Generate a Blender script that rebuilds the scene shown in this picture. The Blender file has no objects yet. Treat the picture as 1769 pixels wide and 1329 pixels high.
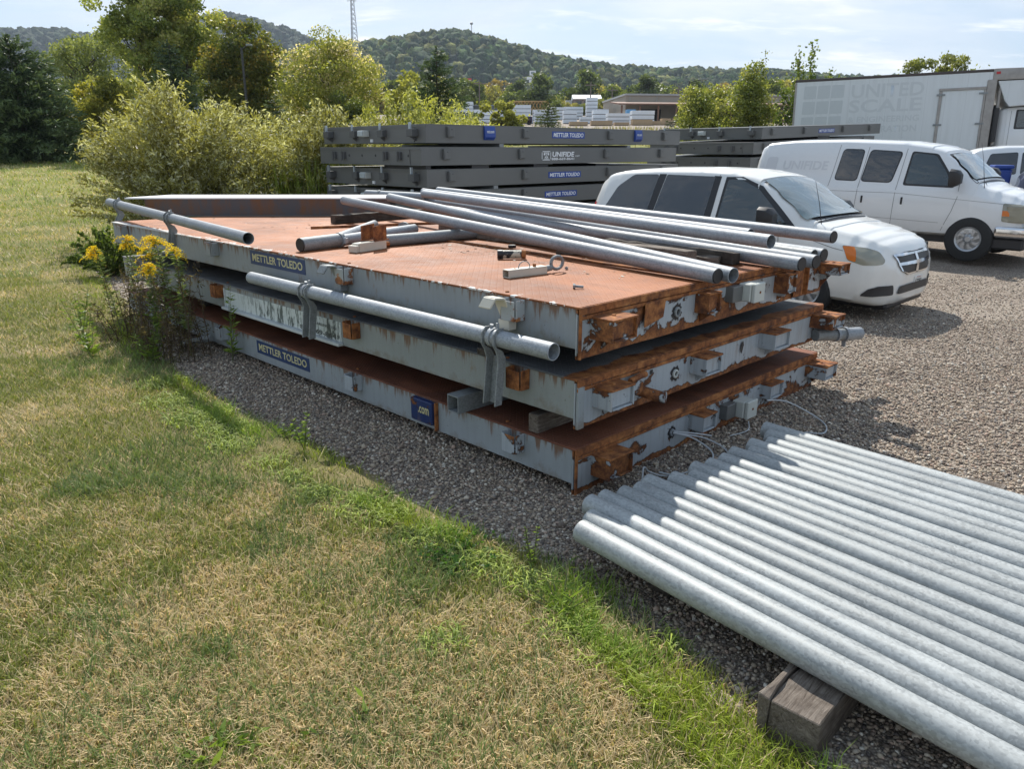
import bpy, bmesh, math, random
import numpy as np
from math import sin, cos, pi, radians
from mathutils import Vector, Matrix
from mathutils.bvhtree import BVHTree
random.seed(7)
RNG = np.random.default_rng(11)
SC = bpy.context.scene
COL = SC.collection

# ------------------------------------------------------------ camera
CAM_H = 1.95
PITCH, ROLL = 0.3005, 0.0022
cam = bpy.data.cameras.new('camera'); cam_o = bpy.data.objects.new('camera', cam); COL.objects.link(cam_o)
_f = Vector((0, cos(PITCH), -sin(PITCH))); _u0 = Vector((0, sin(PITCH), cos(PITCH))); _s0 = Vector((1, 0, 0))
_s = cos(ROLL)*_s0 + sin(ROLL)*_u0; _u = -sin(ROLL)*_s0 + cos(ROLL)*_u0
mw = Matrix((( _s.x, _u.x, -_f.x, 0), (_s.y, _u.y, -_f.y, 0), (_s.z, _u.z, -_f.z, CAM_H), (0, 0, 0, 1)))
cam_o.matrix_world = mw
cam.sensor_width = 36; cam.lens = 1299.6*36/1769; cam.clip_end = 6000; cam.clip_start = .05
SC.camera = cam_o
# ------------------------------------------------------------ world
SUN_EL, SUN_AZ = radians(44.5), radians(-9.3)
w = bpy.data.worlds.new('World'); SC.world = w; w.use_nodes = True
nt = w.node_tree; nt.nodes.clear()
wo = nt.nodes.new('ShaderNodeOutputWorld'); bg = nt.nodes.new('ShaderNodeBackground')
sky = nt.nodes.new('ShaderNodeTexSky'); sky.sky_type = 'NISHITA'; sky.sun_disc = False
sky.sun_elevation = SUN_EL; sky.sun_rotation = SUN_AZ; sky.air_density = 1.0; sky.dust_density = 1.2; sky.ozone_density = 1.5
tc = nt.nodes.new('ShaderNodeTexCoord'); sep = nt.nodes.new('ShaderNodeSeparateXYZ'); nt.links.new(tc.outputs['Generated'], sep.inputs[0])
def wm(op, a, b=None, c=None):
    n = nt.nodes.new('ShaderNodeMath'); n.operation = op
    for i, v in enumerate((a, b, c)):
        if v is None: continue
        if hasattr(v, 'is_linked') or hasattr(v, 'links'): nt.links.new(v, n.inputs[i])
        else: n.inputs[i].default_value = v
    return n.outputs[0]
zz = wm('ADD', wm('MAXIMUM', sep.outputs[2], 0.0), .17)
cb = nt.nodes.new('ShaderNodeCombineXYZ')
nt.links.new(wm('DIVIDE', sep.outputs[0], zz), cb.inputs[0]); nt.links.new(wm('DIVIDE', sep.outputs[1], zz), cb.inputs[1])
def wnoise(scale, detail, rough, off, dist=0.0, sx=1.0, sy=1.0):
    mp = nt.nodes.new('ShaderNodeMapping'); mp.inputs['Location'].default_value = off; mp.inputs['Scale'].default_value = (sx, sy, 1)
    nt.links.new(cb.outputs[0], mp.inputs[0])
    n = nt.nodes.new('ShaderNodeTexNoise'); n.inputs['Scale'].default_value = scale; n.inputs['Detail'].default_value = detail
    n.inputs['Roughness'].default_value = rough; n.inputs['Distortion'].default_value = dist
    nt.links.new(mp.outputs[0], n.inputs['Vector']); return n.outputs['Fac']
def wramp(f, stops):
    r = nt.nodes.new('ShaderNodeValToRGB'); r.color_ramp.interpolation = 'EASE'
    e = r.color_ramp.elements; e[0].position, e[0].color = stops[0]; e[1].position, e[1].color = stops[1]
    nt.links.new(f, r.inputs[0]); return r.outputs[0]
thin = wramp(wnoise(.9, 7, .55, (3.1, 1.7, 0), .5, .8, 1.3), ((.38, (.12,)*3+(1,)), (.62, (.88,)*3+(1,))))
puff = wramp(wnoise(3.0, 8, .56, (12.9, 5.9, 0), .25, .62, 1.15), ((.53, (0, 0, 0, 1)), (.70, (.9,)*3+(1,))))
shade = wramp(wnoise(1.3, 6, .6, (5.0, 9.0, 0), .3, .7, 1.2), ((.35, (7.4, 8.3, 9.4, 1)), (.65, (9.7, 10.1, 10.6, 1))))
def wmix(f, a, b):
    m = nt.nodes.new('ShaderNodeMix'); m.data_type = 'RGBA'
    for k, v in ((0, f), (6, a), (7, b)):
        if isinstance(v, (tuple, float)): m.inputs[k].default_value = v
        else: nt.links.new(v, m.inputs[k])
    return m.outputs[2]
skc = wmix(.45, sky.outputs[0], (5.4, 7.6, 10.4, 1))
hi = wm('SUBTRACT', 1.0, wm('MULTIPLY', wm('SMOOTH_MIN', wm('MAXIMUM', wm('SUBTRACT', sep.outputs[2], .22), 0.0), .5, .05), 1.5)); thin = wm('MULTIPLY', thin, hi); puff = wm('MULTIPLY', puff, hi)
c1 = wmix(thin, skc, shade)
c2 = wmix(puff, c1, (11.6, 11.6, 11.8, 1))
nt.links.new(c2, bg.inputs[0]); bg.inputs[1].default_value = 0.080; nt.links.new(bg.outputs[0], wo.inputs[0])
# ------------------------------------------------------------ sun
sl = bpy.data.lights.new('sun', 'SUN'); sl.energy = 5.0; sl.angle = radians(.6); sl.color = (1, .955, .88)
so = bpy.data.objects.new('sun', sl); COL.objects.link(so)
sdir = Vector((sin(SUN_AZ)*cos(SUN_EL), cos(SUN_AZ)*cos(SUN_EL), sin(SUN_EL)))
so.rotation_euler = sdir.to_track_quat('Z', 'Y').to_euler(); so.location = (0, 0, 30)
SC.view_settings.view_transform = 'Standard'; SC.view_settings.look = 'None'; SC.view_settings.gamma = 1
SC.view_settings.exposure = 0.36
SC.render.engine = 'CYCLES'
SC.cycles.max_bounces = 8; SC.cycles.volume_bounces = 0; SC.cycles.transparent_max_bounces = 8

# ------------------------------------------------------------ helpers
def tag(o, label=None, cat=None, group=None, kind=None):
    if label: o['label'] = label
    if cat: o['category'] = cat
    if group: o['group'] = group
    if kind: o['kind'] = kind
    return o
def thing(name, label, cat, loc=(0, 0, 0), rz=0, group=None, rot=None):
    o = bpy.data.objects.new(name, None); COL.objects.link(o); o.empty_display_size = .1
    o.location = loc; o.rotation_euler = rot if rot else (0, 0, rz)
    return tag(o, label, cat, group)
def copy_tree(o, parent=None):
    c = o.copy(); COL.objects.link(c); c.parent = parent
    for ch in list(o.children): copy_tree(ch, c)
    return c
class MB:
    def __init__(s): s.v = []; s.f = []; s.m = []; s.mi = 0
    def add(s, vs, fs):
        o = len(s.v); s.v += [tuple(v) for v in vs]; s.f += [tuple(i+o for i in f) for f in fs]; s.m += [s.mi]*len(fs); return s
    def box(s, x0, x1, y0, y1, z0, z1, M=None):
        vs = [Vector((x, y, z)) for x in (x0, x1) for y in (y0, y1) for z in (z0, z1)]
        if M: vs = [M @ v for v in vs]
        return s.add(vs, [(0, 1, 3, 2), (4, 6, 7, 5), (0, 4, 5, 1), (2, 3, 7, 6), (0, 2, 6, 4), (1, 5, 7, 3)])
    def rings(s, rings, cap0=True, cap1=True, closed=False):
        n = len(rings[0]); vs = [p for r in rings for p in r]; fs = []
        k = len(rings); rr = range(k if closed else k-1)
        for a in rr:
            b = (a+1) % k
            for i in range(n):
                j = (i+1) % n; fs.append((a*n+i, a*n+j, b*n+j, b*n+i))
        if not closed:
            if cap0: fs.append(tuple(range(n))[::-1])
            if cap1: fs.append(tuple((k-1)*n+i for i in range(n)))
        return s.add(vs, fs)
    def tube(s, pts, r, n=8, cap=True):
        pts = [Vector(p) for p in pts]; k = len(pts); rs = r if isinstance(r, (list, tuple)) else [r]*k
        rings = []; up = None
        for i, p in enumerate(pts):
            d = (pts[min(i+1, k-1)]-pts[max(i-1, 0)]).normalized()
            if up is None: up = Vector((0, 0, 1)) if abs(d.z) < .9 else Vector((1, 0, 0))
            a = d.cross(up).normalized(); b = a.cross(d).normalized(); up = b
            rings.append([p+(a*cos(t)+b*sin(t))*rs[i] for t in [2*pi*q/n for q in range(n)]])
        return s.rings(rings, cap, cap)
    def hollow(s, p0, p1, r, th, n=28):
        p0, p1 = Vector(p0), Vector(p1); d = (p1-p0).normalized(); up = Vector((0, 0, 1)) if abs(d.z) < .9 else Vector((1, 0, 0))
        a = d.cross(up).normalized(); b = a.cross(d)
        def R(p, r): return [p+(a*cos(t)+b*sin(t))*r for t in [2*pi*q/n for q in range(n)]]
        e = d*.0015
        return s.rings([R(p0+e, r-.0015), R(p0+e, r-th), R(p1-e, r-th), R(p1-e, r-.0015), R(p1-e*2, r), R(p0+e*2, r)][::-1], closed=True)
    def prism(s, poly, axis, a, b, M=None):
        # polygon extruded along axis x / y / z
        def P(u, v, t): return {'x': Vector((t, u, v)), 'y': Vector((u, t, v)), 'z': Vector((u, v, t))}[axis]
        r0 = [P(u, v, a) for u, v in poly]; r1 = [P(u, v, b) for u, v in poly]
        if M: r0 = [M @ q for q in r0]; r1 = [M @ q for q in r1]
        return s.rings([r0, r1])
    def lathe(s, prof, n=32, M=None, closed=False):
        # profile (radius, height) round local z
        rings = []
        for r, h in prof:
            q = [Vector((r*cos(2*pi*i/n), r*sin(2*pi*i/n), h)) for i in range(n)]
            rings.append([M @ v for v in q] if M else q)
        return s.rings(rings, closed=closed)
    def build(s, name, mat, parent=None, smooth=False, bevel=0, label=None, seg=1, fix=True, angle=38):
        me = bpy.data.meshes.new(name); me.from_pydata(s.v, [], s.f)
        ms = mat if isinstance(mat, (list, tuple)) else [mat]
        for m in ms: me.materials.append(m)
        for p, i in zip(me.polygons, s.m): p.material_index = min(i, len(ms)-1)
        if fix or bevel:
            bm = bmesh.new(); bm.from_mesh(me)
            bmesh.ops.recalc_face_normals(bm, faces=bm.faces)
            if bevel:
                es = [e for e in bm.edges if len(e.link_faces) == 2 and e.calc_face_angle(0) > .6]
                bmesh.ops.bevel(bm, geom=es, offset=bevel, segments=seg, affect='EDGES', profile=.6, clamp_overlap=True)
            bm.to_mesh(me); bm.free()
        if smooth:
            for p in me.polygons: p.use_smooth = True
            bm = bmesh.new(); bm.from_mesh(me)
            for e in bm.edges:
                if len(e.link_faces) == 2 and e.calc_face_angle(0) > radians(angle): e.smooth = False
            bm.to_mesh(me); bm.free()
        o = bpy.data.objects.new(name, me); COL.objects.link(o); o.parent = parent
        if label: o['label'] = label
        return o
def np_mesh(name, V, F, mat, col=None, parent=None, smooth=False):
    V = np.asarray(V, np.float32); F = np.asarray(F, np.int32); k = F.shape[1]
    me = bpy.data.meshes.new(name); me.vertices.add(len(V)); me.vertices.foreach_set('co', V.ravel())
    me.loops.add(F.size); me.loops.foreach_set('vertex_index', F.ravel())
    me.polygons.add(len(F)); me.polygons.foreach_set('loop_start', np.arange(0, F.size, k, dtype=np.int32)); me.polygons.foreach_set('loop_total', np.full(len(F), k, np.int32))
    if smooth: me.polygons.foreach_set('use_smooth', np.ones(len(F), bool))
    me.update(calc_edges=True)
    if col is not None:
        a = me.color_attributes.new('col', 'FLOAT_COLOR', 'POINT'); c = np.ones((len(V), 4), np.float32); c[:, :3] = col; a.data.foreach_set('color', c.ravel())
    me.materials.append(mat)
    o = bpy.data.objects.new(name, me); COL.objects.link(o); o.parent = parent
    return o
def hash2(i, j, s):
    h = np.sin(i*127.1+j*311.7+s*74.7)*43758.5453; return h-np.floor(h)
def vnoise(x, y, s=0):
    i = np.floor(x); j = np.floor(y); u = x-i; v = y-j; u = u*u*(3-2*u); v = v*v*(3-2*v)
    return (hash2(i, j, s)*(1-u)+hash2(i+1, j, s)*u)*(1-v)+(hash2(i, j+1, s)*(1-u)+hash2(i+1, j+1, s)*u)*v
def fbm(x, y, s=0, o=4):
    t = 0; a = .5; n = 0
    for k in range(o): t = t+a*vnoise(x*2**k, y*2**k, s+k*13); n += a; a *= .5
    return t/n
def text_mesh(body, width, height, name, mat, parent, M, bold=0.0, shear=0.0, depth=.0015, label=None, sx=None, align='CENTER'):
    c = bpy.data.curves.new('t', 'FONT'); c.body = body; c.size = 1; c.offset = bold; c.shear = shear; c.align_x = align; c.resolution_u = 3
    t = bpy.data.objects.new('t', c); COL.objects.link(t); dg = bpy.context.evaluated_depsgraph_get(); dg.update()
    me = bpy.data.meshes.new_from_object(t.evaluated_get(dg)); bpy.data.objects.remove(t)
    V = np.array([v.co[:] for v in me.vertices]); x0, y0 = V[:, 0].min(), V[:, 1].min(); x1, y1 = V[:, 0].max(), V[:, 1].max()
    a = width/(x1-x0); b = height/(y1-y0)
    for v in me.vertices:
        x = (v.co.x-(x0+x1)/2)*a; y = (v.co.y-(y0+y1)/2)*b; v.co = M @ Vector((x, y, 0))
    me.materials.clear(); me.materials.append(mat)
    o = bpy.data.objects.new(name, me); COL.objects.link(o); o.parent = parent
    if label: o['label'] = label
    return o
def lerp(a, b, t): return a+(b-a)*t

# ------------------------------------------------------------ terrain
YAW = .7807
C0 = Vector((.3604, 4.0601, 0))
def D(x, y, z=0):      # deck-pad frame -> world
    return Vector((C0.x+cos(YAW)*x-sin(YAW)*y, C0.y+sin(YAW)*x+cos(YAW)*y, z))
def tz(x, y):
    y = np.asarray(y, float); t = np.clip(y-12, 0, None)
    r = .06*(t-2.0*(1-np.exp(-t/2.0)))
    r = np.where(y > 170, .06*(158-2)+(y-170)*.0, r)
    return r
def tzf(x, y): return float(tz(x, y))
EDGE = np.array([(-5, 2.6), (1.0, 1.35), (2.0, .99), (2.1, .93), (2.39, .80), (2.79, .60), (3.16, .34), (3.43, .06), (3.75, -.38), (4.2, -.82), (4.75, -1.28), (5.44, -2.0), (6.72, -3.14), (10.09, -5.27), (13.6, -7.6), (14.3, -7.2), (14.8, -5.0), (15.5, -3.8), (18, -1.0), (22, 3.0), (30, 9.0), (45, 14), (70, 14)])
def edge_x(y): return np.interp(y, EDGE[:, 0], EDGE[:, 1])
# ------------------------------------------------------------ materials
class NT:
    def __init__(s, name):
        s.mat = bpy.data.materials.new(name); s.mat.use_nodes = True; s.t = s.mat.node_tree; s.t.nodes.clear()
        s.out = s.t.nodes.new('ShaderNodeOutputMaterial'); s.tcn = s.t.nodes.new('ShaderNodeTexCoord')
        s.obj = s.tcn.outputs['Object']
        s.geo = s.t.nodes.new('ShaderNodeNewGeometry'); s.pos = s.geo.outputs['Position']
    def set(s, n, k, v):
        if v is None: return
        if isinstance(v, bpy.types.NodeSocket): s.t.links.new(v, n.inputs[k])
        else:
            i = n.inputs[k]
            if isinstance(v, (tuple, list)) and len(v) == 3 and len(getattr(i, 'default_value', ())) == 4: v = tuple(v)+(1,)
            i.default_value = v
    def math(s, op, a, b=None, c=None, clamp=False):
        n = s.t.nodes.new('ShaderNodeMath'); n.operation = op; n.use_clamp = clamp
        for i, v in enumerate((a, b, c)): s.set(n, i, v)
        return n.outputs[0]
    def map(s, v, scale=(1, 1, 1), loc=(0, 0, 0), rot=(0, 0, 0)):
        n = s.t.nodes.new('ShaderNodeMapping'); s.set(n, 0, v); n.inputs['Scale'].default_value = scale; n.inputs['Location'].default_value = loc; n.inputs['Rotation'].default_value = rot
        return n.outputs[0]
    def noise(s, scale, detail=4, rough=.55, vec=None, dist=0.0, color=False):
        n = s.t.nodes.new('ShaderNodeTexNoise'); s.set(n, 'Vector', vec or s.obj); s.set(n, 'Scale', scale); s.set(n, 'Detail', detail); s.set(n, 'Roughness', rough); s.set(n, 'Distortion', dist)
        return n.outputs['Color' if color else 'Fac']
    def voro(s, scale, vec=None, feature='F1', out='Distance', rnd=1.0):
        n = s.t.nodes.new('ShaderNodeTexVoronoi'); n.feature = feature; s.set(n, 'Vector', vec or s.obj); s.set(n, 'Scale', scale); s.set(n, 'Randomness', rnd)
        return n.outputs[out]
    def ramp(s, f, stops, interp='LINEAR'):
        n = s.t.nodes.new('ShaderNodeValToRGB'); r = n.color_ramp; r.interpolation = interp
        while len(r.elements) < len(stops): r.elements.new(.5)
        for e, (p, c) in zip(r.elements, stops):
            e.position = p; e.color = (c, c, c, 1) if isinstance(c, (int, float)) else tuple(c)+(1,)
        s.set(n, 0, f); return n.outputs[0]
    def mix(s, f, a, b, mode='MIX'):
        n = s.t.nodes.new('ShaderNodeMix'); n.data_type = 'RGBA'; n.blend_type = mode
        s.set(n, 0, f); s.set(n, 6, a); s.set(n, 7, b); return n.outputs[2]
    def sep(s, v):
        n = s.t.nodes.new('ShaderNodeSeparateXYZ'); s.set(n, 0, v); return n.outputs
    def attr(s, name='col'):
        n = s.t.nodes.new('ShaderNodeAttribute'); n.attribute_name = name; return n.outputs['Color']
    def rand(s):
        return s.t.nodes.new('ShaderNodeObjectInfo').outputs['Random']
    def bump(s, h, strength=.3, dist=.01, normal=None):
        n = s.t.nodes.new('ShaderNodeBump'); s.set(n, 'Height', h); s.set(n, 'Strength', strength); s.set(n, 'Distance', dist); s.set(n, 'Normal', normal); return n.outputs[0]
    def bsdf(s, col, rough=.5, metal=0.0, normal=None, spec=.5, coat=0.0, **k):
        n = s.t.nodes.new('ShaderNodeBsdfPrincipled'); s.set(n, 'Base Color', col); s.set(n, 'Roughness', rough); s.set(n, 'Metallic', metal); s.set(n, 'Normal', normal); s.set(n, 'Specular IOR Level', spec); s.set(n, 'Coat Weight', coat)
        for a, b in k.items(): s.set(n, a, b)
        s.t.links.new(n.outputs[0], s.out.inputs[0]); s.b = n; return s
def plain(name, col, rough=.5, metal=0.0, spec=.5, coat=0.0, var=.12, nscale=6):
    n = NT(name)
    c = n.mix(n.math('MULTIPLY', n.noise(nscale, 5, .6), 1.0), tuple(v*(1-var) for v in col), tuple(min(1, v*(1+var)) for v in col))
    n.bsdf(c, rough, metal, None, spec, coat); return n.mat
def galv(name, base=(.29, .31, .33), tint=0.0):
    n = NT(name)
    sp = n.voro(120, n.map(n.obj, (.7, 1, 1)), out='Color')
    spg = n.sep(sp)[0]
    big = n.noise(5, 5, .65); fine = n.noise(55, 3, .6)
    f = n.math('ADD', n.math('MULTIPLY', spg, .40), n.math('ADD', n.math('MULTIPLY', big, .75), n.math('MULTIPLY', fine, .25)))
    c = n.ramp(f, [(.3, tuple(v*.70 for v in base)), (.6, base), (.9, tuple(min(1, v*1.3) for v in base))])
    rnd = n.rand(); c = n.mix(1.0, c, n.ramp(rnd, [(0, .80), (1, 1.0)]), 'MULTIPLY'); ln = n.ramp(n.noise(1.0, 5, .65, n.map(n.obj, (.5, 30, 30))), [(.5, 0), (.75, 1)]); c = n.mix(n.math('MULTIPLY', ln, .25), c, tuple(v*.6 for v in base))
    st = n.ramp(n.noise(3, 7, .7), [(.62, 0), (.74, 1)])
    c = n.mix(n.math('MULTIPLY', st, .35), c, (.40, .39, .36))
    dirt = n.ramp(n.noise(16, 4, .75, n.map(n.obj, (1, 1, 1), (7, 3, 1))), [(.66, 0), (.73, 1)])
    c = n.mix(n.math('MULTIPLY', dirt, .35), c, (.17, .16, .15))
    r = n.ramp(f, [(.25, .38), (.85, .66)])
    n.bsdf(c, r, .25, n.bump(n.noise(120, 2, .5), .12, .002), .4); return n.mat
RUST_C = [(.30, (.05, .024, .016)), (.43, (.16, .058, .024)), (.56, (.31, .12, .04)), (.72, (.48, .22, .08))]
def rust_col(n, scale=9, off=0.0):
    return n.ramp(n.noise(scale, 9, .68, n.map(n.obj, (1, 1, 1), (off, off*.7, 0))), RUST_C)
def peel(name, bias, seed, paint=(.36, .39, .41), zlo=0.0, zhi=.3, scale=4.2, edge=.22):
    """peeling grey paint over rust: bias > 0 more rust"""
    n = NT(name)
    v = n.map(n.obj, (1, 1, 1.25), (seed, seed*.3, seed*.17))
    a = n.noise(scale, 9, .62, v, .35)
    z = n.sep(n.obj)[2]
    zt = n.math('SUBTRACT', 1.0, n.math('DIVIDE', n.math('SUBTRACT', zhi, z), .075), clamp=True)
    zb = n.math('SUBTRACT', 1.0, n.math('DIVIDE', n.math('SUBTRACT', z, zlo), .05), clamp=True)
    m = n.math('ADD', a, n.math('MULTIPLY', n.math('MAXIMUM', zt, zb), edge))
    m = n.math('ADD', m, bias)
    rust = n.ramp(m, [(.545, 0), (.552, 1)])
    dark = n.ramp(m, [(.52, 0), (.549, 1), (.552, 1), (.60, 0)])
    streak = n.ramp(n.noise(1.0, 6, .6, n.map(n.obj, (38, 38, 1.3), (seed, 0, 0))), [(.48, 0), (.70, 1)])
    stain = n.ramp(n.noise(2.2, 6, .6, n.map(n.obj, (7, 7, 2.4), (seed+3, 0, 0))), [(.55, 0), (.75, 1)])
    pc = n.mix(n.math('MULTIPLY', streak, .6), paint, tuple(v*.5 for v in paint))
    pc = n.mix(n.math('MULTIPLY', stain, .45), pc, (.25, .16, .09))
    pc = n.mix(n.math('MULTIPLY', n.noise(60, 3, .6), .25), pc, tuple(min(1, v*1.3) for v in paint))
    rc = rust_col(n, 11, seed)
    rc = n.mix(n.ramp(n.noise(45, 4, .7), [(.45, 0), (.62, .55)]), rc, (.07, .03, .02))
    c = n.mix(rust, pc, rc)
    c = n.mix(n.math('MULTIPLY', dark, .75), c, (.035, .02, .015))
    h = n.math('ADD', n.math('MULTIPLY', rust, -1.0), n.math('MULTIPLY', n.math('MULTIPLY', n.noise(70, 6, .7), rust), .9))
    n.bsdf(c, n.mix(rust, (.45,)*3, (.85,)*3), 0, n.bump(h, .8, .006), .35); return n.mat
def painted(name, paint=(.30, .325, .335), seed=0, rustb=0.0):
    n = NT(name)
    z = n.sep(n.obj)[2]
    streak = n.ramp(n.noise(1.0, 6, .6, n.map(n.obj, (24, 24, .9), (seed, 0, 0))), [(.45, 0), (.8, 1)])
    big = n.noise(1.6, 5, .6, n.map(n.obj, (1, 1, 2), (seed, 2, 1)))
    c = n.mix(big, tuple(v*.82 for v in paint), tuple(v*1.18 for v in paint))
    c = n.mix(n.math('MULTIPLY', streak, .35), c, (.20, .205, .19))
    sm = n.ramp(n.noise(5, 8, .72, n.map(n.obj, (1, 1, .45), (seed, 0, 3))), [(.60-rustb, 0), (.72-rustb, .8)])
    c = n.mix(sm, c, (.20, .115, .055))
    dr = n.math('SUBTRACT', 1.0, n.math('DIVIDE', n.math('SUBTRACT', .288, z), .16), clamp=True); dn = n.noise(1.0, 5, .7, n.map(n.obj, (17, 17, 1.4), (seed+2, seed, 0)))
    dk = n.ramp(n.math('ADD', dn, n.math('MULTIPLY', dr, .26)), [(.70, 0), (.80, 1)]); c = n.mix(n.math('MULTIPLY', dk, .85), c, (.15, .068, .028))
    lo = n.math('SUBTRACT', 1.0, n.math('DIVIDE', n.math('SUBTRACT', z, .04), .10), clamp=True); lk = n.ramp(n.math('ADD', n.noise(6, 6, .7), n.math('MULTIPLY', lo, .25)), [(.62, 0), (.80, .6)]); c = n.mix(lk, c, (.17, .13, .09))
    spk = n.ramp(n.noise(60, 2, .5, n.map(n.obj, (1, 1, 1), (seed, 1, 1))), [(.71, 0), (.74, .6)])
    c = n.mix(spk, c, (.05, .04, .03))
    n.bsdf(c, .55, 0, n.bump(n.noise(3, 3, .5), .05, .01), .4); return n.mat
def diamond(n, pitch=.031):
    s = n.sep(n.obj); u = n.math('MULTIPLY', s[0], 1/pitch); v = n.math('MULTIPLY', s[1], 1/pitch)
    fu = n.math('SUBTRACT', n.math('FRACT', u), .5); fv = n.math('SUBTRACT', n.math('FRACT', v), .5)
    par = n.math('FRACT', n.math('MULTIPLY', n.math('ADD', n.math('FLOOR', u), n.math('FLOOR', v)), .5))
    par = n.math('GREATER_THAN', n.math('ABSOLUTE', par), .25)
    A = n.math('ADD', fu, fv); B = n.math('SUBTRACT', fu, fv)
    def sel(a, b): return n.math('ADD', n.math('MULTIPLY', par, a), n.math('MULTIPLY', n.math('SUBTRACT', 1.0, par), b))
    p = sel(A, B); q = sel(B, A)
    d = n.math('ADD', n.math('MULTIPLY', n.math('MULTIPLY', p, p), 2.2), n.math('MULTIPLY', n.math('MULTIPLY', q, q), 16.0))
    return n.math('SUBTRACT', 1.0, d, clamp=True)
def plate_mat(name, c0, c1, c2, flake=True, edge_rust=False, flake_w=.07):
    n = NT(name); s = n.sep(n.obj); d = diamond(n)
    big = n.noise(.9, 6, .6, n.map(n.obj, (1, 1, 1), (3, 1, 0)), .4); f = n.noise(6, 8, .7)
    m = n.math('ADD', n.math('MULTIPLY', big, .8), n.math('MULTIPLY', f, .3))
    c = n.ramp(m, [(.36, tuple(v*.75 for v in c0)), (.48, c0), (.56, c1), (.70, c2)])
    stn = n.ramp(n.noise(1.7, 8, .68, n.map(n.obj, (1.6, .7, 1), (6, 2, 0)), .8), [(.54, 0), (.66, 1)]); c = n.mix(n.math('MULTIPLY', stn, .5), c, tuple(v*.42 for v in c0))
    c = n.mix(n.math('MULTIPLY', n.ramp(n.noise(40, 5, .7), [(.5, 0), (.7, 1)]), .3), c, tuple(v*.55 for v in c0))
    c = n.mix(n.math('MULTIPLY', d, .22), c, tuple(min(1, v*1.35) for v in c2))
    if edge_rust:
        e = n.math('SUBTRACT', 1.0, n.math('DIVIDE', s[1], .20), clamp=True)
        k = n.ramp(n.math('ADD', n.math('MULTIPLY', e, .9), n.noise(3.5, 8, .7)), [(.92, 0), (1.12, 1)])
        c = n.mix(k, c, rust_col(n, 8))
    if flake:
        e = n.math('SUBTRACT', 1.0, n.math('DIVIDE', s[0], flake_w*2.2), clamp=True)
        far = n.math('DIVIDE', n.math('SUBTRACT', s[1], 3.0), 6.0, clamp=True)
        k = n.math('ADD', n.math('MULTIPLY', e, .22), n.math('ADD', n.math('MULTIPLY', n.math('MULTIPLY', far, e), .35), n.noise(9, 8, .72)))
        k = n.ramp(k, [(.76, 0), (.775, 1)])
        c = n.mix(k, c, (.62, .60, .57))
        k2 = n.ramp(n.math('ADD', n.noise(13, 8, .75, n.map(n.obj, (1, 1, 1), (9, 4, 0))), n.math('MULTIPLY', n.ramp(n.noise(.8, 2, .5, n.map(n.obj, (1, 1, 1), (1.5, 8, 0))), [(.5, 0), (.62, 1)]), .07)), [(.71, 0), (.72, 1)])
        c = n.mix(k2, c, (.55, .50, .45))
    n.bsdf(c, n.ramp(f, [(.3, .55), (.7, .75)]), 0, n.bump(d, .9, .004, n.bump(f, .25, .01)), .28); return n.mat
M = {}
M['rust_plate'] = plate_mat('rusty_tread_plate', (.235, .080, .028), (.335, .120, .044), (.42, .17, .078))
M['rust_plate_shaded'] = plate_mat('shaded_rusty_tread_plate', (.15, .058, .034), (.22, .082, .045), (.28, .115, .065), flake=False)  # darker copy of the rusty plate; the bottom deck's shade is in the colour
M['grey_plate'] = plate_mat('grey_tread_plate', (.10, .105, .11), (.16, .165, .17), (.24, .25, .255), flake=False, edge_rust=True)
M['side'] = painted('weathered_grey_paint', (.26, .28, .288), 0)
M['side2'] = painted('weathered_grey_paint_greenish', (.27, .29, .28), 5, .0)
M['side3'] = painted('weathered_grey_paint_pale', (.29, .315, .325), 9, .01)
M['end_t'] = peel('peeling_paint_heavy_rust', .022, 2.3, zlo=0, zhi=.3)
M['end_m'] = peel('peeling_paint_light_rust', -.085, 5.1, zlo=0, zhi=.3, edge=.30)
M['end_b'] = peel('peeling_paint_rust', -.02, 8.6, zlo=0, zhi=.3, edge=.26)
M['brk_r'] = peel('rusted_bracket_paint', .10, 4.4, zlo=-1, zhi=9, scale=7)
M['brk_g'] = peel('peeling_bracket_paint', -.03, 6.4, zlo=-1, zhi=9, scale=7)
def rustm():
    n = NT('rust'); c = rust_col(n, 14); n.bsdf(c, .85, 0, n.bump(n.noise(60, 6, .7), .5, .004), .3); return n.mat
M['rust'] = rustm()
def brackp():
    n = NT('painted_bracket_rust_top'); m = n.noise(9, 8, .7)
    k = n.ramp(m, [(.52, 0), (.56, 1)]); c = n.mix(k, (.36, .38, .38), rust_col(n, 14))
    n.bsdf(c, .6, 0, n.bump(m, .3, .005), .4); return n.mat
M['pocket'] = brackp()
M['galv'] = galv('galvanised_steel')
M['galv_o'] = galv('galvanised_steel_weathered', (.24, .255, .258))
M['galv_s'] = galv('galvanised_spangle_bright', (.335, .352, .350))
M['black'] = plain('black_plastic', (.018, .018, .02), .5)
M['rubber'] = plain('rubber', (.022, .022, .022), .8)
M['cream'] = plain('cream_paint', (.55, .51, .42), .5, var=.15)
M['jbox'] = plain('grey_cabinet', (.50, .52, .48), .5, var=.15)
M['blue'] = plain('navy_label', (.022, .045, .12), .5, var=.3, nscale=25)
M['blue2'] = plain('blue_label', (.02, .06, .28), .4)
M['gold'] = plain('worn_gold_lettering', (.55, .50, .27), .5, var=.35, nscale=40)
M['white'] = plain('white_lettering', (.72, .74, .76), .5)
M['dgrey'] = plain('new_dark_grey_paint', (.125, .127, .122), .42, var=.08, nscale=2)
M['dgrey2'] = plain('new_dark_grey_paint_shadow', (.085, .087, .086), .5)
M['zinc'] = plain('zinc', (.45, .5, .53), .35, .4)
M['cable'] = plain('cable_sheath', (.45, .47, .48), .5)
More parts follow.
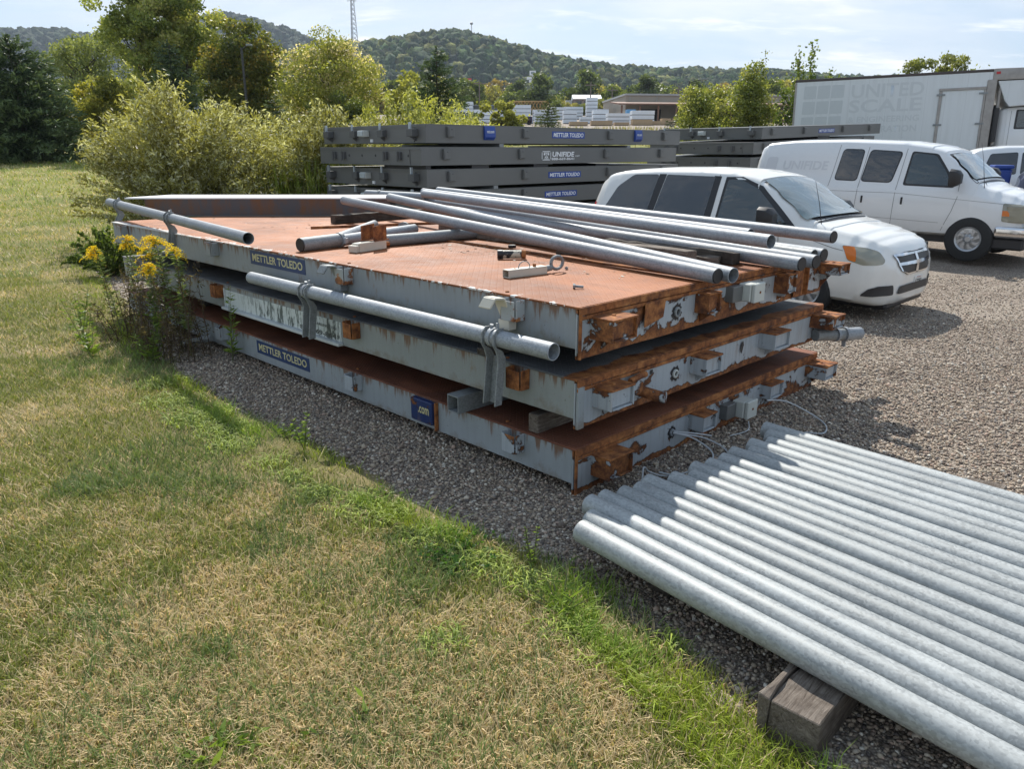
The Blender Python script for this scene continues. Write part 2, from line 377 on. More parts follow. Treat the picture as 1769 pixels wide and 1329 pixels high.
M['chrome'] = plain('chrome', (.65, .66, .68), .12, 1.0)
def wood(name, a, b, g=(0, 0, 0)):
    n = NT(name); v = n.map(n.obj, (2.2, 30, 30))
    w_ = n.noise(1.5, 9, .75, v, 1.6); c = n.ramp(w_, [(.34, a), (.60, b)]); bl = n.ramp(n.noise(7, 6, .7), [(.42, 0), (.62, .6)]); c = n.mix(bl, c, tuple(v_*.8 for v_ in a))
    cr = n.ramp(n.noise(1.0, 6, .6, n.map(n.obj, (1.5, 60, 60))), [(.64, 0), (.70, 1)])
    c = n.mix(n.math('MULTIPLY', cr, .8), c, tuple(v*.25 for v in a))
    n.bsdf(c, .85, 0, n.bump(w_, 1.0, .010), .3); return n.mat
M['wood'] = wood('weathered_grey_timber', (.075, .055, .042), (.27, .23, .19))
M['wood_d'] = wood('dark_timber', (.035, .028, .023), (.12, .10, .08))
def leafmat(name, trans=.35, rough=.5, tw=(1.25, 1.25, .6)):
    n = NT(name); c = n.attr('col')
    n.bsdf(c, rough, 0, None, .35)
    tr = n.t.nodes.new('ShaderNodeBsdfTranslucent'); n.set(tr, 0, n.mix(1.0, c, tuple(tw), 'MULTIPLY'))
    mx = n.t.nodes.new('ShaderNodeMixShader'); mx.inputs[0].default_value = trans
    n.t.links.new(n.b.outputs[0], mx.inputs[1]); n.t.links.new(tr.outputs[0], mx.inputs[2]); n.t.links.new(mx.outputs[0], n.out.inputs[0])
    return n.mat
M['leaf'] = leafmat('foliage', .45)
M['needle'] = leafmat('needles', .15, .6)
M['grass'] = leafmat('grass_blades', .30, .55, (1.15, 1.15, .7))
def stone():
    n = NT('stones'); c = n.attr('col'); c = n.mix(n.math('MULTIPLY', n.noise(90, 3, .6, n.pos), .5), c, n.mix(1.0, c, (.55, .55, .55), 'MULTIPLY'))
    n.bsdf(c, .8, 0, None, .3); return n.mat
M['stone'] = stone()
def bark():
    n = NT('bark'); m = n.noise(8, 6, .7, n.map(n.obj, (3, 3, .6))); c = n.ramp(m, [(.3, (.035, .028, .02)), (.7, (.13, .11, .085))])
    n.bsdf(c, .9, 0, n.bump(m, .6, .02), .2); return n.mat
M['bark'] = bark()
# ------------------------------------------------------------ ground
def gravel_mat():
    n = NT('gravel'); p = n.pos
    cells = n.voro(75, p, out='Color'); cs = n.sep(cells)[0]; dist = n.voro(75, p)
    c2 = n.sep(n.voro(33, p, out='Color'))[1]
    big = n.noise(.5, 5, .6, p); mid = n.noise(2.5, 5, .65, p)
    f = n.math('ADD', n.math('MULTIPLY', cs, .75), n.math('MULTIPLY', c2, .25))
    c = n.ramp(f, [(.08, (.10, .077, .06)), (.35, (.26, .205, .16)), (.62, (.41, .335, .265)), (.86, (.54, .47, .385)), (1.0, (.68, .64, .57))])
    c = n.mix(n.math('MULTIPLY', n.ramp(mid, [(.4, 0), (.7, 1)]), .3), c, (.30, .23, .18))
    c = n.mix(n.math('MULTIPLY', n.ramp(big, [(.45, 0), (.58, 1)]), .4), c, (.52, .445, .36))
    gap = n.ramp(dist, [(.30, 0), (.62, 1)])
    c = n.mix(n.math('MULTIPLY', gap, .6), c, (.055, .042, .034))  # gaps between stones darkened, their shade put into the colour
    n.bsdf(c, .85, 0, n.bump(n.math('SUBTRACT', n.math('MULTIPLY', f, .6), dist), .9, .008), .25); return n.mat
def lawn_mat():
    n = NT('lawn_soil'); p = n.pos
    m = n.noise(.9, 6, .6, p); f = n.noise(28, 5, .75, p)
    c = n.ramp(n.math('ADD', n.math('MULTIPLY', m, .7), n.math('MULTIPLY', f, .3)), [(.36, (.085, .095, .03)), (.48, (.16, .145, .06)), (.62, (.27, .21, .11))])
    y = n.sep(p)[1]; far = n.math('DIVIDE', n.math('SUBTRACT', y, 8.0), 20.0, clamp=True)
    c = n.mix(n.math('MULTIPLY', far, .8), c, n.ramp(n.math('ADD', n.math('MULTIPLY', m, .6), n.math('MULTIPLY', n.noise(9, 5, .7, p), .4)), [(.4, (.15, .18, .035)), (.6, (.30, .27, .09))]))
    n.bsdf(c, .95, 0, n.bump(f, .6, .02), .15); return n.mat
def grid_strip(ys, xl, xr, nx):
    """rows y, from xl(y) to xr(y)"""
    V = []; F = []
    for y in ys:
        a, b = xl(y), xr(y)
        for i in range(nx+1): V.append((a+(b-a)*(i/nx), y))
    for j in range(len(ys)-1):
        for i in range(nx):
            q = j*(nx+1)+i; F.append((q, q+1, q+nx+2, q+nx+1))
    return np.array(V), np.array(F)
ys = np.concatenate([np.linspace(-12, 11, 60), np.linspace(11.3, 30, 60), np.linspace(31, 175, 60), [190, 260, 500, 1000, 2200]])
P, F = grid_strip(ys, lambda y: -80-abs(y)*1.6, lambda y: 80+abs(y)*1.6, 60)
g = np_mesh('gravel_ground', np.c_[P, tz(P[:, 0], P[:, 1])], F, gravel_mat(), smooth=True); tag(g, kind='structure')
ye = np.concatenate([np.linspace(-6, 1, 8), np.arange(1.05, 16, .035), np.arange(16, 70, .5)])
jit = lambda y: (fbm(np.array(y*1.1), np.array(.3), 3)-.5)*.30+(fbm(np.array(y*6.0), np.array(.7), 9, 3)-.5)*.16
# left margin fixed grid, fine near the edge
xs_rel = np.concatenate([[-90, -60, -40, -25, -16, -10, -6, -3.5, -2], np.linspace(-1.2, 0, 12)])
V = []
for y in ye:
    e = float(edge_x(y))+float(jit(y))
    for k, r in enumerate(xs_rel): V.append((e+r, y))
P = np.array(V); nx = len(xs_rel)
bumpz = .018+(fbm(P[:, 0]*1.3, P[:, 1]*1.3, 5)-.5)*.05
edgefall = np.tile(np.clip(-xs_rel/.35, 0, 1), len(ye))
Z = tz(P[:, 0], P[:, 1])+.006+bumpz*edgefall
F = np.array([(j*nx+i, j*nx+i+1, (j+1)*nx+i+1, (j+1)*nx+i) for j in range(len(ye)-1) for i in range(nx-1)])
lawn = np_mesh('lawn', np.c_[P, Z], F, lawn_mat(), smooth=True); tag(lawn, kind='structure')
def in_frustum(x, y, z, m=.12):
    d = np.stack([x, y, z-CAM_H], -1); f_ = np.array(_f); s_ = np.array(_s); u_ = np.array(_u)
    w_ = d@f_; a = (d@s_)/w_; b = (d@u_)/w_
    return (w_ > .3) & (np.abs(a) < .681+m) & (np.abs(b) < .512+m)
def leaf_geo(c, d, L, W, rng, taper=True, flat=None):
    """diamond leaves: centre c, direction d (unit), length L, width W"""
    n = len(c); r = rng.normal(size=(n, 3)); s_ = np.cross(d, r); s_ /= np.linalg.norm(s_, axis=1)[:, None]+1e-9
    L = np.broadcast_to(L, n)[:, None]; W = np.broadcast_to(W, n)[:, None]
    V = np.stack([c-d*L*.5, c+s_*W*.5-d*L*.08, c+d*L*.5, c-s_*W*.5-d*L*.08], 1).reshape(-1, 3)
    return V, np.arange(n*4).reshape(n, 4)
# grass blades
def grass_field():
    rng = np.random.default_rng(5); Vs = []; Fs = []; Cs = []; off = 0
    zones = [(.9, 2.6, 15500, 1.0), (2.6, 4.2, 9500, 1.15), (4.2, 7, 4200, 1.5), (7, 12, 1500, 2.0), (12, 22, 380, 3.2), (22, 42, 70, 6.0)]
    for y0, y1, dens, k in zones:
        xl = -(y1*.80+1); xr = float(max(edge_x(y0), edge_x(y1)))+.3; xr = min(xr, y1*.8+1)
        n = int((xr-xl)*(y1-y0)*dens); x = rng.uniform(xl, xr, n); y = rng.uniform(y0, y1, n)
        ed = edge_x(y)-x; z = tz(x, y)
        keep = in_frustum(x, y, z) & (ed+(fbm(x*3, y*3, 7)-.5)*.35 > -.02); x, y, z, ed = x[keep], y[keep], z[keep], ed[keep]
        thin_ = fbm(x*2.1, y*2.1, 31, 3)
        dry = fbm(x*.8+5, y*.8, 2, 5)*.62+fbm(x*4.2, y*4.2, 8, 3)*.38
        dry = dry+np.clip((3.4-y)*.035, -.06, .06)+.012-np.clip(.5-ed, 0, .5)*.22
        keep = rng.random(len(x)) < (1-.45*np.clip(.42-thin_, 0, .2)*5)*np.clip(.35+ed*1.6, .15, 1)
        x, y, z, ed, dry = x[keep], y[keep], z[keep], ed[keep], dry[keep]; n = len(x)
        p = np.clip((dry-.40)/.17, 0, 1); isdry = rng.random(n) < (.16+.56*p)
        edge_g = (ed < .40) & (fbm(x*2.2, y*2.2, 44, 3) > .53)
        isdry &= ~(edge_g & (rng.random(n) < .75))
        tan_ = np.array([.66, .535, .31])*(.72+.55*rng.random((n, 1))); tan_[:, 0] += .05*rng.random(n)
        gr = np.array([.225, .255, .060])*(.6+.8*rng.random((n, 1)))
        cool = (fbm(x*.9, y*.9, 77, 3) > .53)[:, None]; gr = np.where(cool, gr*np.array([.78, .92, 1.2]), gr)
        gr = np.where(edge_g[:, None], gr*np.array([1.3, 1.4, .7]), gr)
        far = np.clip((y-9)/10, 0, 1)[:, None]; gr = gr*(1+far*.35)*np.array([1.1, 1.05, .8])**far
        colr = np.where(isdry[:, None], tan_, gr)
        h = rng.uniform(.022, .055, n)*np.where(isdry, .9, 1.15)*(1+.25*(k-1))*np.where(edge_g, 1.35, 1)*np.where(cool[:, 0] & ~isdry, 1.25, 1); wd = rng.uniform(.0014, .0030, n)*k
        a = rng.uniform(0, 2*pi, n); lean = rng.uniform(.25, 1.25, n)*h*np.where(isdry, 1.5, 1.0)
        dx, dy = np.cos(a), np.sin(a); b = a+pi/2+rng.normal(0, .5, n); sx, sy = np.cos(b)*wd, np.sin(b)*wd
        z0 = z+.004+.018*np.clip(ed/.35, 0, 1); B = np.stack([x, y, z0], 1)
        side = np.stack([sx, sy, np.zeros(n)], 1)
        mid = B+np.stack([dx*lean*.35, dy*lean*.35, h*.62], 1); tip = B+np.stack([dx*lean, dy*lean, h*.95], 1)
        if k < 1.4:
            V = np.stack([B-side, B+side, mid+side*.75, mid-side*.75, tip], 1).reshape(-1, 3); q = np.arange(n)[:, None]*5+off
            F = np.concatenate([q+[0, 1, 2], q+[0, 2, 3], q+[3, 2, 4]]); nv = 5
        else:
            V = np.stack([B-side, B+side, tip], 1).reshape(-1, 3); q = np.arange(n)[:, None]*3+off; F = q+[0, 1, 2]; nv = 3
        Vs.append(V); Fs.append(F); Cs.append(np.repeat(colr, nv, 0)); off += len(V)
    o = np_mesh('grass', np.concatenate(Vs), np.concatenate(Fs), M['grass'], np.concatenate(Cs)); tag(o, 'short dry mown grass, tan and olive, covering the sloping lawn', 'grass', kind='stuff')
    print('grass verts', off)
grass_field()
# loose stones
_bm = bmesh.new(); bmesh.ops.create_icosphere(_bm, subdivisions=1, radius=1); ICO1V = np.array([v.co[:] for v in _bm.verts]); ICO1F = np.array([[v.index for v in f.verts] for f in _bm.faces]); _bm.free()
_bm = bmesh.new(); bmesh.ops.create_icosphere(_bm, subdivisions=2, radius=1); ICO2V = np.array([v.co[:] for v in _bm.verts]); ICO2F = np.array([[v.index for v in f.verts] for f in _bm.faces]); _bm.free()
def stones():
    rng = np.random.default_rng(9); X = []; 
    for y0, y1, dens, smin, smax in ((1.2, 4.5, 4800, .0038, .0135), (4.5, 7.0, 3000, .005, .015), (7.0, 9.0, 1300, .007, .013), (9.0, 12.5, 380, .008, .014)):
        n = int((y1-y0)*2*(y1*.8+1)*dens); x = rng.uniform(-(y1*.8+1), y1*.8+1, n); y = rng.uniform(y0, y1, n)
        ed = edge_x(y)-x; k = in_frustum(x, y, np.zeros(n), .06) & (ed+(fbm(x*3, y*3, 7)-.5)*.45 < .06)
        # nothing under the deck stack
        lx = (x-C0.x)*cos(YAW)+(y-C0.y)*sin(YAW); ly = -(x-C0.x)*sin(YAW)+(y-C0.y)*cos(YAW)
        k &= ~((lx > .25) & (lx < 3.0) & (ly > .3) & (ly < 7.1))
        x, y = x[k], y[k]; s = smin+(smax-smin)*rng.random(len(x))**2.2
        big = rng.random(len(x)) < .012; s = np.where(big, s*1.8, s); X.append(np.stack([x, y, s], 1))
    X = np.concatenate(X); n = len(X); print('stones', n)
    sc = X[:, 2:3]*np.array([1, .8, .62])*rng.uniform(.75, 1.3, (n, 3))
    base = ICO1V[None]*(1+rng.uniform(-.22, .22, (n, 12, 1)))*sc[:, None, :]
    a = rng.uniform(0, 2*pi, n); ca, sa = np.cos(a)[:, None], np.sin(a)[:, None]
    t = rng.normal(0, .35, n)[:, None]
    x_, y_, z_ = base[..., 0], base[..., 1], base[..., 2]
    y2 = y_*np.cos(t)-z_*np.sin(t); z2 = y_*np.sin(t)+z_*np.cos(t); x3 = x_*ca-y2*sa; y3 = x_*sa+y2*ca
    V = np.stack([x3+X[:, 0:1], y3+X[:, 1:2], z2+X[:, 2:3]*.30+.002], -1).reshape(-1, 3)
    F = (ICO1F[None]+np.arange(n)[:, None, None]*12).reshape(-1, 3)
    pal = np.array([(.46, .375, .28), (.36, .28, .21), (.56, .475, .375), (.22, .17, .135), (.70, .64, .54), (.48, .35, .27), (.32, .28, .245), (.12, .10, .09)])
    pr_ = np.array([.22, .2, .14, .16, .05, .09, .08, .06]); c = pal[rng.choice(8, n, p=pr_/pr_.sum())]*rng.uniform(.8, 1.2, (n, 1))
    o = np_mesh('gravel_stones', V, F, M['stone'], np.repeat(c, 12, 0)); tag(o, 'loose tan and grey crushed gravel stones spread over the yard', 'gravel', kind='stuff')
stones()
# ------------------------------------------------------------ near scale decks
DW, DL = 3.20, 7.27
def side_text(body, y0, y1, z0, z1, name, mat, parent, x=-.006, bold=.02, shear=0.0):
    # text on a face x = const facing -x, reading from far (large y) to near (small y)
    Mx = Matrix(((0, 0, -1, x), (-1, 0, 0, (y0+y1)/2), (0, 1, 0, (z0+z1)/2), (0, 0, 0, 1)))
    return text_mesh(body, abs(y1-y0), z1-z0, name, mat, parent, Mx, bold, shear)
def side_pocket(parent, y, zt, mat, wood=False, rusty=False, lab=None):
    b = MB(); h = .125; w_ = .135; t = .008; d = .075
    b.box(-d, 0, y, y+t, zt-h, zt); b.box(-d, 0, y+w_-t, y+w_, zt-h, zt); b.box(-d-t, -d, y+.012, y+w_-.012, zt-h, zt-.006)
    b.box(-d, -.001, y+t, y+w_-t, zt-h, zt-h+.01)
    return b.build('side_bracket', mat, parent, bevel=.004, label=lab)
def end_box(parent, x, mat, w_=.20, h=.13, d=.17, z=.225, lab=None, open_front=True, gus=True):
    b = MB(); t = .012
    tp_ = MB(); tp_.box(x-.002, x+w_+.002, -d-.003, 0, z-t, z)
    b.box(x, x+t, -d, 0, z-h, z-t); b.box(x+w_-t, x+w_, -d, 0, z-h, z-t)
    b.box(x+t, x+w_-t, -d+.02, -d+.03, z-h+.012, z-t-.004)
    b.box(x+.02, x+w_-.02, -d, -.001, z-h, z-h+t*.8)
    if gus: b.prism([(-.10, z-h), (-.001, z-h), (-.001, .02)], 'x', x+w_*.45, x+w_*.45+.012)
    o = b.build('end_bracket', mat, parent, bevel=.003, label=lab)
    q = tp_.build('bracket_top', M['rust'], o, bevel=.002)
    r = MB(); r.lathe([(.012, 0), (.012, .006), (.004, .008)], 10, Matrix.Translation((x+w_*.5, -d*.5, z))); r.build('bolt', M['rust'], o)
    return o
def deck(label, zt, plate, side, end, spec, rot=0.0, off=(0, 0), side_d=.24):
    """origin at near corner, z = underside of the end plate"""
    p = D(off[0], off[1], zt-.30); t = thing('scale_deck', label, 'scale deck', p, YAW+rot, 'old weighbridge decks stacked on the gravel')
    H_ = .30
    b = MB(); b.box(-.004, DW, -.012, DL, H_-.012, H_); b.build('top_plate', plate, t, bevel=.002)
    b = MB(); b.box(0, .012, 0.012, DL-.02, H_-side_d, H_-.0125); b.box(.0125, .085, .02, DL-.03, H_-side_d, H_-side_d+.012); b.build('side_plate', side, t, bevel=.002)
    b = MB(); b.box(DW-.02, DW-.008, .012, DL-.02, H_-side_d, H_-.0125); b.build('side_plate', side, t)
    # end plate, slightly wavy plate grid
    b = MB(); n = 60; rows = 8
    vs = [];
    for j in range(rows+1):
        for i in range(n+1):
            x = -.001+(DW-.03)*i/n; z = (H_-.016)*j/rows
            vs.append((x, -.002-.006*fbm(np.array(x*3.0), np.array(z*8.0), 3)-.004*sin(x*9), z))
    fs = [(j*(n+1)+i, j*(n+1)+i+1, (j+1)*(n+1)+i+1, (j+1)*(n+1)+i) for j in range(rows) for i in range(n)]
    b.add(vs, fs); o_ = len(b.v)
    b.box(0, DW-.031, .0015, .011, 0.001, H_-.0165)
    b.build('end_plate', end, t, fix=False, smooth=True)
    b = MB(); b.box(-.006, DW-.02, -.026, -.0125, H_-.046, H_-.002); b.box(-.006, DW-.02, -.020, -.0125, H_-.075, H_-.052); b.build('edge_angle', spec['edge'], t, bevel=.003)
    b = MB(); b.box(.02, DW-.03, DL-.02, DL-.008, 0.02, H_-.0125); b.build('end_plate', side, t)
    # cross members
    b = MB()
    for k in range(1, 6): b.box(.2+k*.48, .29+k*.48, .03, DL-.05, H_-side_d+.02, H_-.014)
    b.build('rib', M['dgrey2'], t)
    for (y, mt, lb) in spec['pockets']: side_pocket(t, y, H_-.012, mt, lab=lb)
    for (x, mt, kw) in spec['boxes']: end_box(t, x, mt, **kw)
    for y in (.9, 2.6, 4.8, 6.3):
        r = MB(); r.lathe([(.013, 0), (.013, .006), (.005, .009)], 10, Matrix.Translation((.05, y-.3, H_))); r.build('bolt', M['rust'], t)
    return t
top = deck('top rusty orange tread-plate deck of the near stack, with peeling grey end', 1.136, M['rust_plate'], M['side'], M['end_t'],
    dict(edge=M['rust'], pockets=[(.40, M['pocket'], None), (2.18, M['pocket'], None), (4.42, M['side'], None), (6.75, M['side'], None)],
         boxes=[(.10, M['brk_r'], dict(w_=.23, h=.13, d=.17, z=.235)), (1.20, M['brk_r'], dict(w_=.15, h=.14, d=.11, z=.235)), (2.30, M['brk_r'], dict(w_=.15, h=.15, d=.12, z=.24)), (3.05, M['brk_r'], dict(w_=.2, h=.09, d=.20, z=.245, lab='rusty bracket standing out at the far right corner'))]),
    rot=.008, off=(0, 0))
mid = deck('middle deck of the near stack, grey tread plate, pale grey end streaked with rust', .7216, M['grey_plate'], M['side2'], M['end_m'],
    dict(edge=M['rust'], pockets=[(.36, M['rust'], 'rusted bracket behind the rail post'), (2.15, M['rust'], 'rusted bracket behind the rail post'), (4.50, M['rust'], 'rusted bracket'), (6.75, M['side2'], None)],
         boxes=[(.14, M['brk_g'], dict(w_=.22, h=.13, d=.15, z=.235)), (1.18, M['brk_g'], dict(w_=.20, h=.13, d=.13, z=.225)), (2.12, M['brk_g'], dict(w_=.24, h=.13, d=.14, z=.235)), (2.98, M['brk_r'], dict(w_=.24, h=.11, d=.20, z=.24))]))
bot = deck('bottom deck of the near stack resting on gravel, rusty tread plate coloured as shaded', .300, M['rust_plate_shaded'], M['side3'], M['end_b'],
    dict(edge=M['rust'], pockets=[(.40, M['brk_g'], None), (2.17, M['brk_g'], None), (4.50, M['brk_g'], None), (6.75, M['side3'], None)],
         boxes=[(.15, M['brk_r'], dict(w_=.23, h=.14, d=.15, z=.23)), (1.22, M['brk_g'], dict(w_=.17, h=.12, d=.12, z=.225)), (2.22, M['brk_g'], dict(w_=.2, h=.12, d=.10, z=.225)), (3.0, M['brk_g'], dict(w_=.22, h=.12, d=.19, z=.235))]), side_d=.225)
def nameplate(parent, body, y0, y1, z0, z1, worn=False, mat=None, tm=None):
    b = MB(); b.box(-.0035, -.0005, y0, y1, z0, z1); o = b.build('name_plate', mat or M['blue'], parent)
    side_text(body, y0+.04, y1-.04, z0+.028, z1-.024, 'lettering', tm or M['gold'], o, x=-.0045, bold=.022)
    return o
nameplate(top, 'METTLER TOLEDO', 2.86, 3.79, .155, .275)
nameplate(bot, 'METTLER TOLEDO', 2.96, 3.90, .145, .265)
# worn blue web-address box on the bottom deck
b = MB(); b.box(-.05, 0.0, 1.255, 1.49, .12, .285); wb = b.build('worn_blue_plate', peel('worn_blue_plate', -.045, 3.3, paint=(.018, .035, .11), zlo=-1, zhi=9, scale=9), bot, bevel=.006)
side_text('.com', 1.28, 1.40, .19, .24, 'lettering', M['gold'], wb, x=-.0535, bold=.02)
b = MB(); b.box(-.03, 0.0, 1.235, 1.253, .08, .285); b.build('rust_strip', M['rust'], bot, bevel=.004)
# pale bordered panel with worn lettering on the middle deck
def worn_panel():
    n = NT('worn_sign_panel'); s = n.sep(n.obj)
    a = n.noise(1.0, 8, .72, n.map(n.obj, (9, 16, 5), (1, 4, 0)), .6)
    u = n.math('DIVIDE', n.math('SUBTRACT', 4.35, s[1]), 1.9, clamp=True)
    k = n.math('MULTIPLY', n.ramp(a, [(.50, 0), (.56, 1)]), n.ramp(u, [(.1, .15), (.35, 1)]))
    c = n.mix(k, (.60, .64, .62), (.11, .13, .12))
    fl = n.ramp(n.noise(30, 8, .75), [(.6, 0), (.66, .6)]); c = n.mix(fl, c, (.30, .36, .34))
    n.bsdf(c, .5, 0, None, .4); return n.mat
b = MB(); b.box(-.006, -.0005, 2.42, 4.46, .085, .245); wp = b.build('sign_panel', worn_panel(), mid, label='long pale panel with lettering worn away')
b = MB(); b.box(-.05, -.0005, 2.40, 4.48, .058, .083); b.box(-.02, -.0065, 4.452, 4.468, .084, .262); b.build('panel_frame', plain('pale_frame', (.52, .55, .55), .45), wp, bevel=.003)
side_text('888-669-8641', 2.46, 3.05, .095, .135, 'worn_lettering', plain('faded_black', (.07, .075, .07), .6), wp, x=-.0085, bold=.02)
side_text('ARLINGTON', 2.48, 2.78, .172, .196, 'worn_lettering', plain('faded_black2', (.12, .13, .12), .6), wp, x=-.0085, bold=.02)
# holes, junction boxes, conduit stubs
def ring(parent, x, z, r=.028, mat=None):
    Mx = Matrix.Translation((x, -.012, z)) @ Matrix.Rotation(pi/2, 4, 'X')
    b = MB(); b.lathe([(r*.55, 0), (r*.6, .012), (r*.95, .010), (r, 0)], 20, Mx); o = b.build('conduit_hole', mat or M['galv_o'], parent, smooth=True)
    b = MB(); b.lathe([(r*.54, .001), (.001, .0012)], 20, Mx); b.build('opening', M['black'], o)
    b = MB(); pts = []
    rr = random.Random(int(x*100)); ang = [2*pi*i/26 for i in range(26)]
    poly = [(x+cos(a)*r*rr.uniform(1.2, 2.0), z+sin(a)*r*rr.uniform(1.2, 2.1)) for a in ang]
    b.prism(poly, 'y', -.0115, -.0105); b.build('flaked_patch', M['black'], o)
ring(top, .975, .135, .034); ring(mid, .99, .135, .030, M['jbox']); ring(bot, 1.0, .14, .026, M['galv'])
def jbox(parent, x, z=.20, w_=.17):
    b = MB(); b.box(x, x+.13, -.07, -.003, z-.12, z-.01); o = b.build('junction_box_mount', M['dgrey'], parent, bevel=.004)
    b = MB(); w_ = .115; b.box(x+.135, x+.165+w_, -.125, -.03, z-.125, z); j = b.build('junction_box', M['jbox'], parent, bevel=.006)
    b = MB(); b.box(x+.145, x+.175+w_, -.155, -.127, z-.13, z+.004); b.build('lid', M['jbox'], j, bevel=.005)
    b = MB()
    b.lathe([(.009, 0), (.009, .004), (.002, .005)], 8, Matrix.Translation((x+.16+w_*.5, -.155, z-.06)) @ Matrix.Rotation(pi/2, 4, 'X')); b.build('screw', M['rust'], j)
    return j
jbox(top, 1.58, .235, .16); jbox(bot, 1.62, .20, .18)
for (x, z, w_, h) in ((1.46, .19, .012, .022), (1.86, .17, .015, .04), (.72, .20, .012, .012), (1.70, .235, .05, .012)):
    b = MB(); rr = random.Random(int(x*50)); b.prism([(x+cos(a)*w_*rr.uniform(.7, 1.6), z+sin(a)*h*rr.uniform(.7, 1.6)) for a in [2*pi*i/12 for i in range(12)]], 'y', -.0125, -.0115); b.build('rust_hole', M['rust'] if w_ > .02 else M['black'], mid)
# rusted tall column flange + flap on the top deck end
b = MB(); b.box(2.62, 2.78, -.028, -.021, .01, .27); b.box(2.79, 2.80, -.06, -.004, .02, .27); b.build('rust_column', M['rust'], top, bevel=.004)
b = MB(); b.prism([(.60, .09), (.80, .13), (.82, .25), (.60, .24)], 'y', -.030, -.022); b.build('rust_patch_plate', M['rust'], top, bevel=.004)
b = MB(); b.box(.0, .018, -.022, -.006, 0.0, .29); b.build('corner_plate', M['rust'], top, bevel=.003)
b = MB(); b.box(.0, .018, -.022, -.006, 0.0, .29); b.build('corner_plate', M['rust'], bot, bevel=.003)
b = MB(); b.box(-.002, .055, -.024, -.006, 0.0, .27); b.build('corner_plate', M['side3'], mid, bevel=.003, label='pale grey bent corner plate')
b = MB(); b.tube([(.50, -.02, .16), (.50, -.08, .16)], .045, 16); b.tube([(.56, -.02, .12), (.60, -.17, .10), (.61, -.20, .10)], .035, 16); b.build('adjusting_bolt', M['brk_r'], mid, smooth=True)
b = MB(); b.tube([(.46, -.04, .20), (.56, -.05, .22), (.60, -.05, .22)], .02, 10); b.build('lever', M['rust'], mid, smooth=True)
# capped pipe stub at the right end of the middle deck
b = MB(); b.tube([(3.02, -.05, .06), (3.30, -.18, .045)], .05, 20); st = b.build('pipe_stub', M['galv_o'], mid, smooth=True)
b = MB(); b.tube([(3.30, -.18, .045), (3.46, -.245, .038)], .055, 24); b.build('pipe_cap', M['galv'], st, smooth=True)
b = MB(); b.tube([(3.29, -.175, .046), (3.315, -.187, .045)], .064, 24); b.tube([(3.20, -.14, .05), (3.225, -.15, .049)], .058, 24); b.box(3.29, 3.31, -.20, -.17, -.06, -.01); b.build('clamp_ring', M['galv'], st, smooth=True)
# angle bar slung off the bottom deck's far side bracket
b = MB(); a0, a1 = (-.06, 4.78, .14), (-.22, 5.15, .03)
b.tube([a0, a1], .035, 4); b.build('loose_angle_bar', M['side3'], bot, bevel=.002)
# blocks between decks (dunnage)
def block(name, label, cat, x0, x1, y0, y1, z0, z1, mat, group=None, rz=0.0):
    t = MB(); cx, cy = (x0+x1)/2, (y0+y1)/2; t.box(x0-cx, x1-cx, y0-cy, y1-cy, 0, z1-z0)
    o = t.build(name, mat, None, bevel=.005); o.location = D(cx, cy, z0); o.rotation_euler = (0, 0, YAW+rz); return tag(o, label, cat, group)
def tube_block(label, x0, x1, y0, y1, z0, z1, mat, rz=0.0):
    cx, cy = (x0+x1)/2, (y0+y1)/2; t = MB(); h = z1-z0; w_ = (y1-y0)/2; L_ = (x1-x0)/2; th = .008
    for q in ((-w_, w_, 0, th), (-w_, w_, h-th, h), (-w_, -w_+th, th, h-th), (w_-th, w_, th, h-th)): t.box(-L_, L_, *q)
    o = t.build('spacer_tube', mat, None, bevel=.001); o.location = D(cx, cy, z0); o.rotation_euler = (0, 0, YAW+rz); return tag(o, label, 'spacer')
tube_block('hollow steel tube spacer standing out under the middle deck, nearer the sign panel', -.09, 1.0, .92, 1.03, .302, .420, M['galv_o'])
block('spacer_block', 'short grey block between the middle and bottom decks near the front corner', 'spacer', .02, .9, .31, .39, .302, .420, M['wood'])
block('spacer_plank', 'weathered dark plank lying on the middle deck under the top deck', 'plank', -.03, 1.2, .68, .80, .7236, .765, M['wood_d'])
block('spacer_plank', 'dark wooden bearer hidden between the top and middle decks toward the far end', 'plank', .25, 2.9, 5.6, 5.72, .7236, .83, M['wood_d'])
block('spacer_plank', 'dark wooden bearer under the top deck behind its near edge', 'plank', .35, 2.9, 1.2, 1.32, .7236, .83, M['wood_d'])
block('spacer_plank', 'dark wooden bearer between the middle and bottom decks toward the far end', 'plank', .25, 2.9, 5.6, 5.72, .302, .420, M['wood_d'])
# cables hanging from the bottom deck
def cable(pts, label, r=.0055, mat='cable'):
    P = [D(*p) for p in pts]; out = []
    for i in range(len(P)-1):
        p0, p1, p2, p3 = P[max(i-1, 0)], P[i], P[i+1], P[min(i+2, len(P)-1)]
        for k in range(8):
            t = k/8; out.append(.5*((2*p1)+(-p0+p2)*t+(2*p0-5*p1+4*p2-p3)*t*t+(-p0+3*p1-3*p2+p3)*t**3))
    out.append(P[-1]); b = MB(); b.tube(out, r, 8); return tag(b.build('cable', M[mat], None, smooth=True), label, 'cable')
cable([(1.0, -.02, .14), (1.10, -.12, .10), (1.12, -.26, .03), (.92, -.33, .016), (.62, -.26, .02), (.50, -.20, .06), (.44, -.19, .11), (.40, -.21, .06), (.38, -.22, .012)], 'pale cable looping from the hole to the first bracket of the bottom deck')
cable([(1.01, -.02, .135), (1.18, -.16, .09), (1.24, -.30, .018), (.98, -.42, .014), (.70, -.33, .014), (.56, -.22, .05)], 'second, lower loop of cable lying on gravel by the bottom deck')
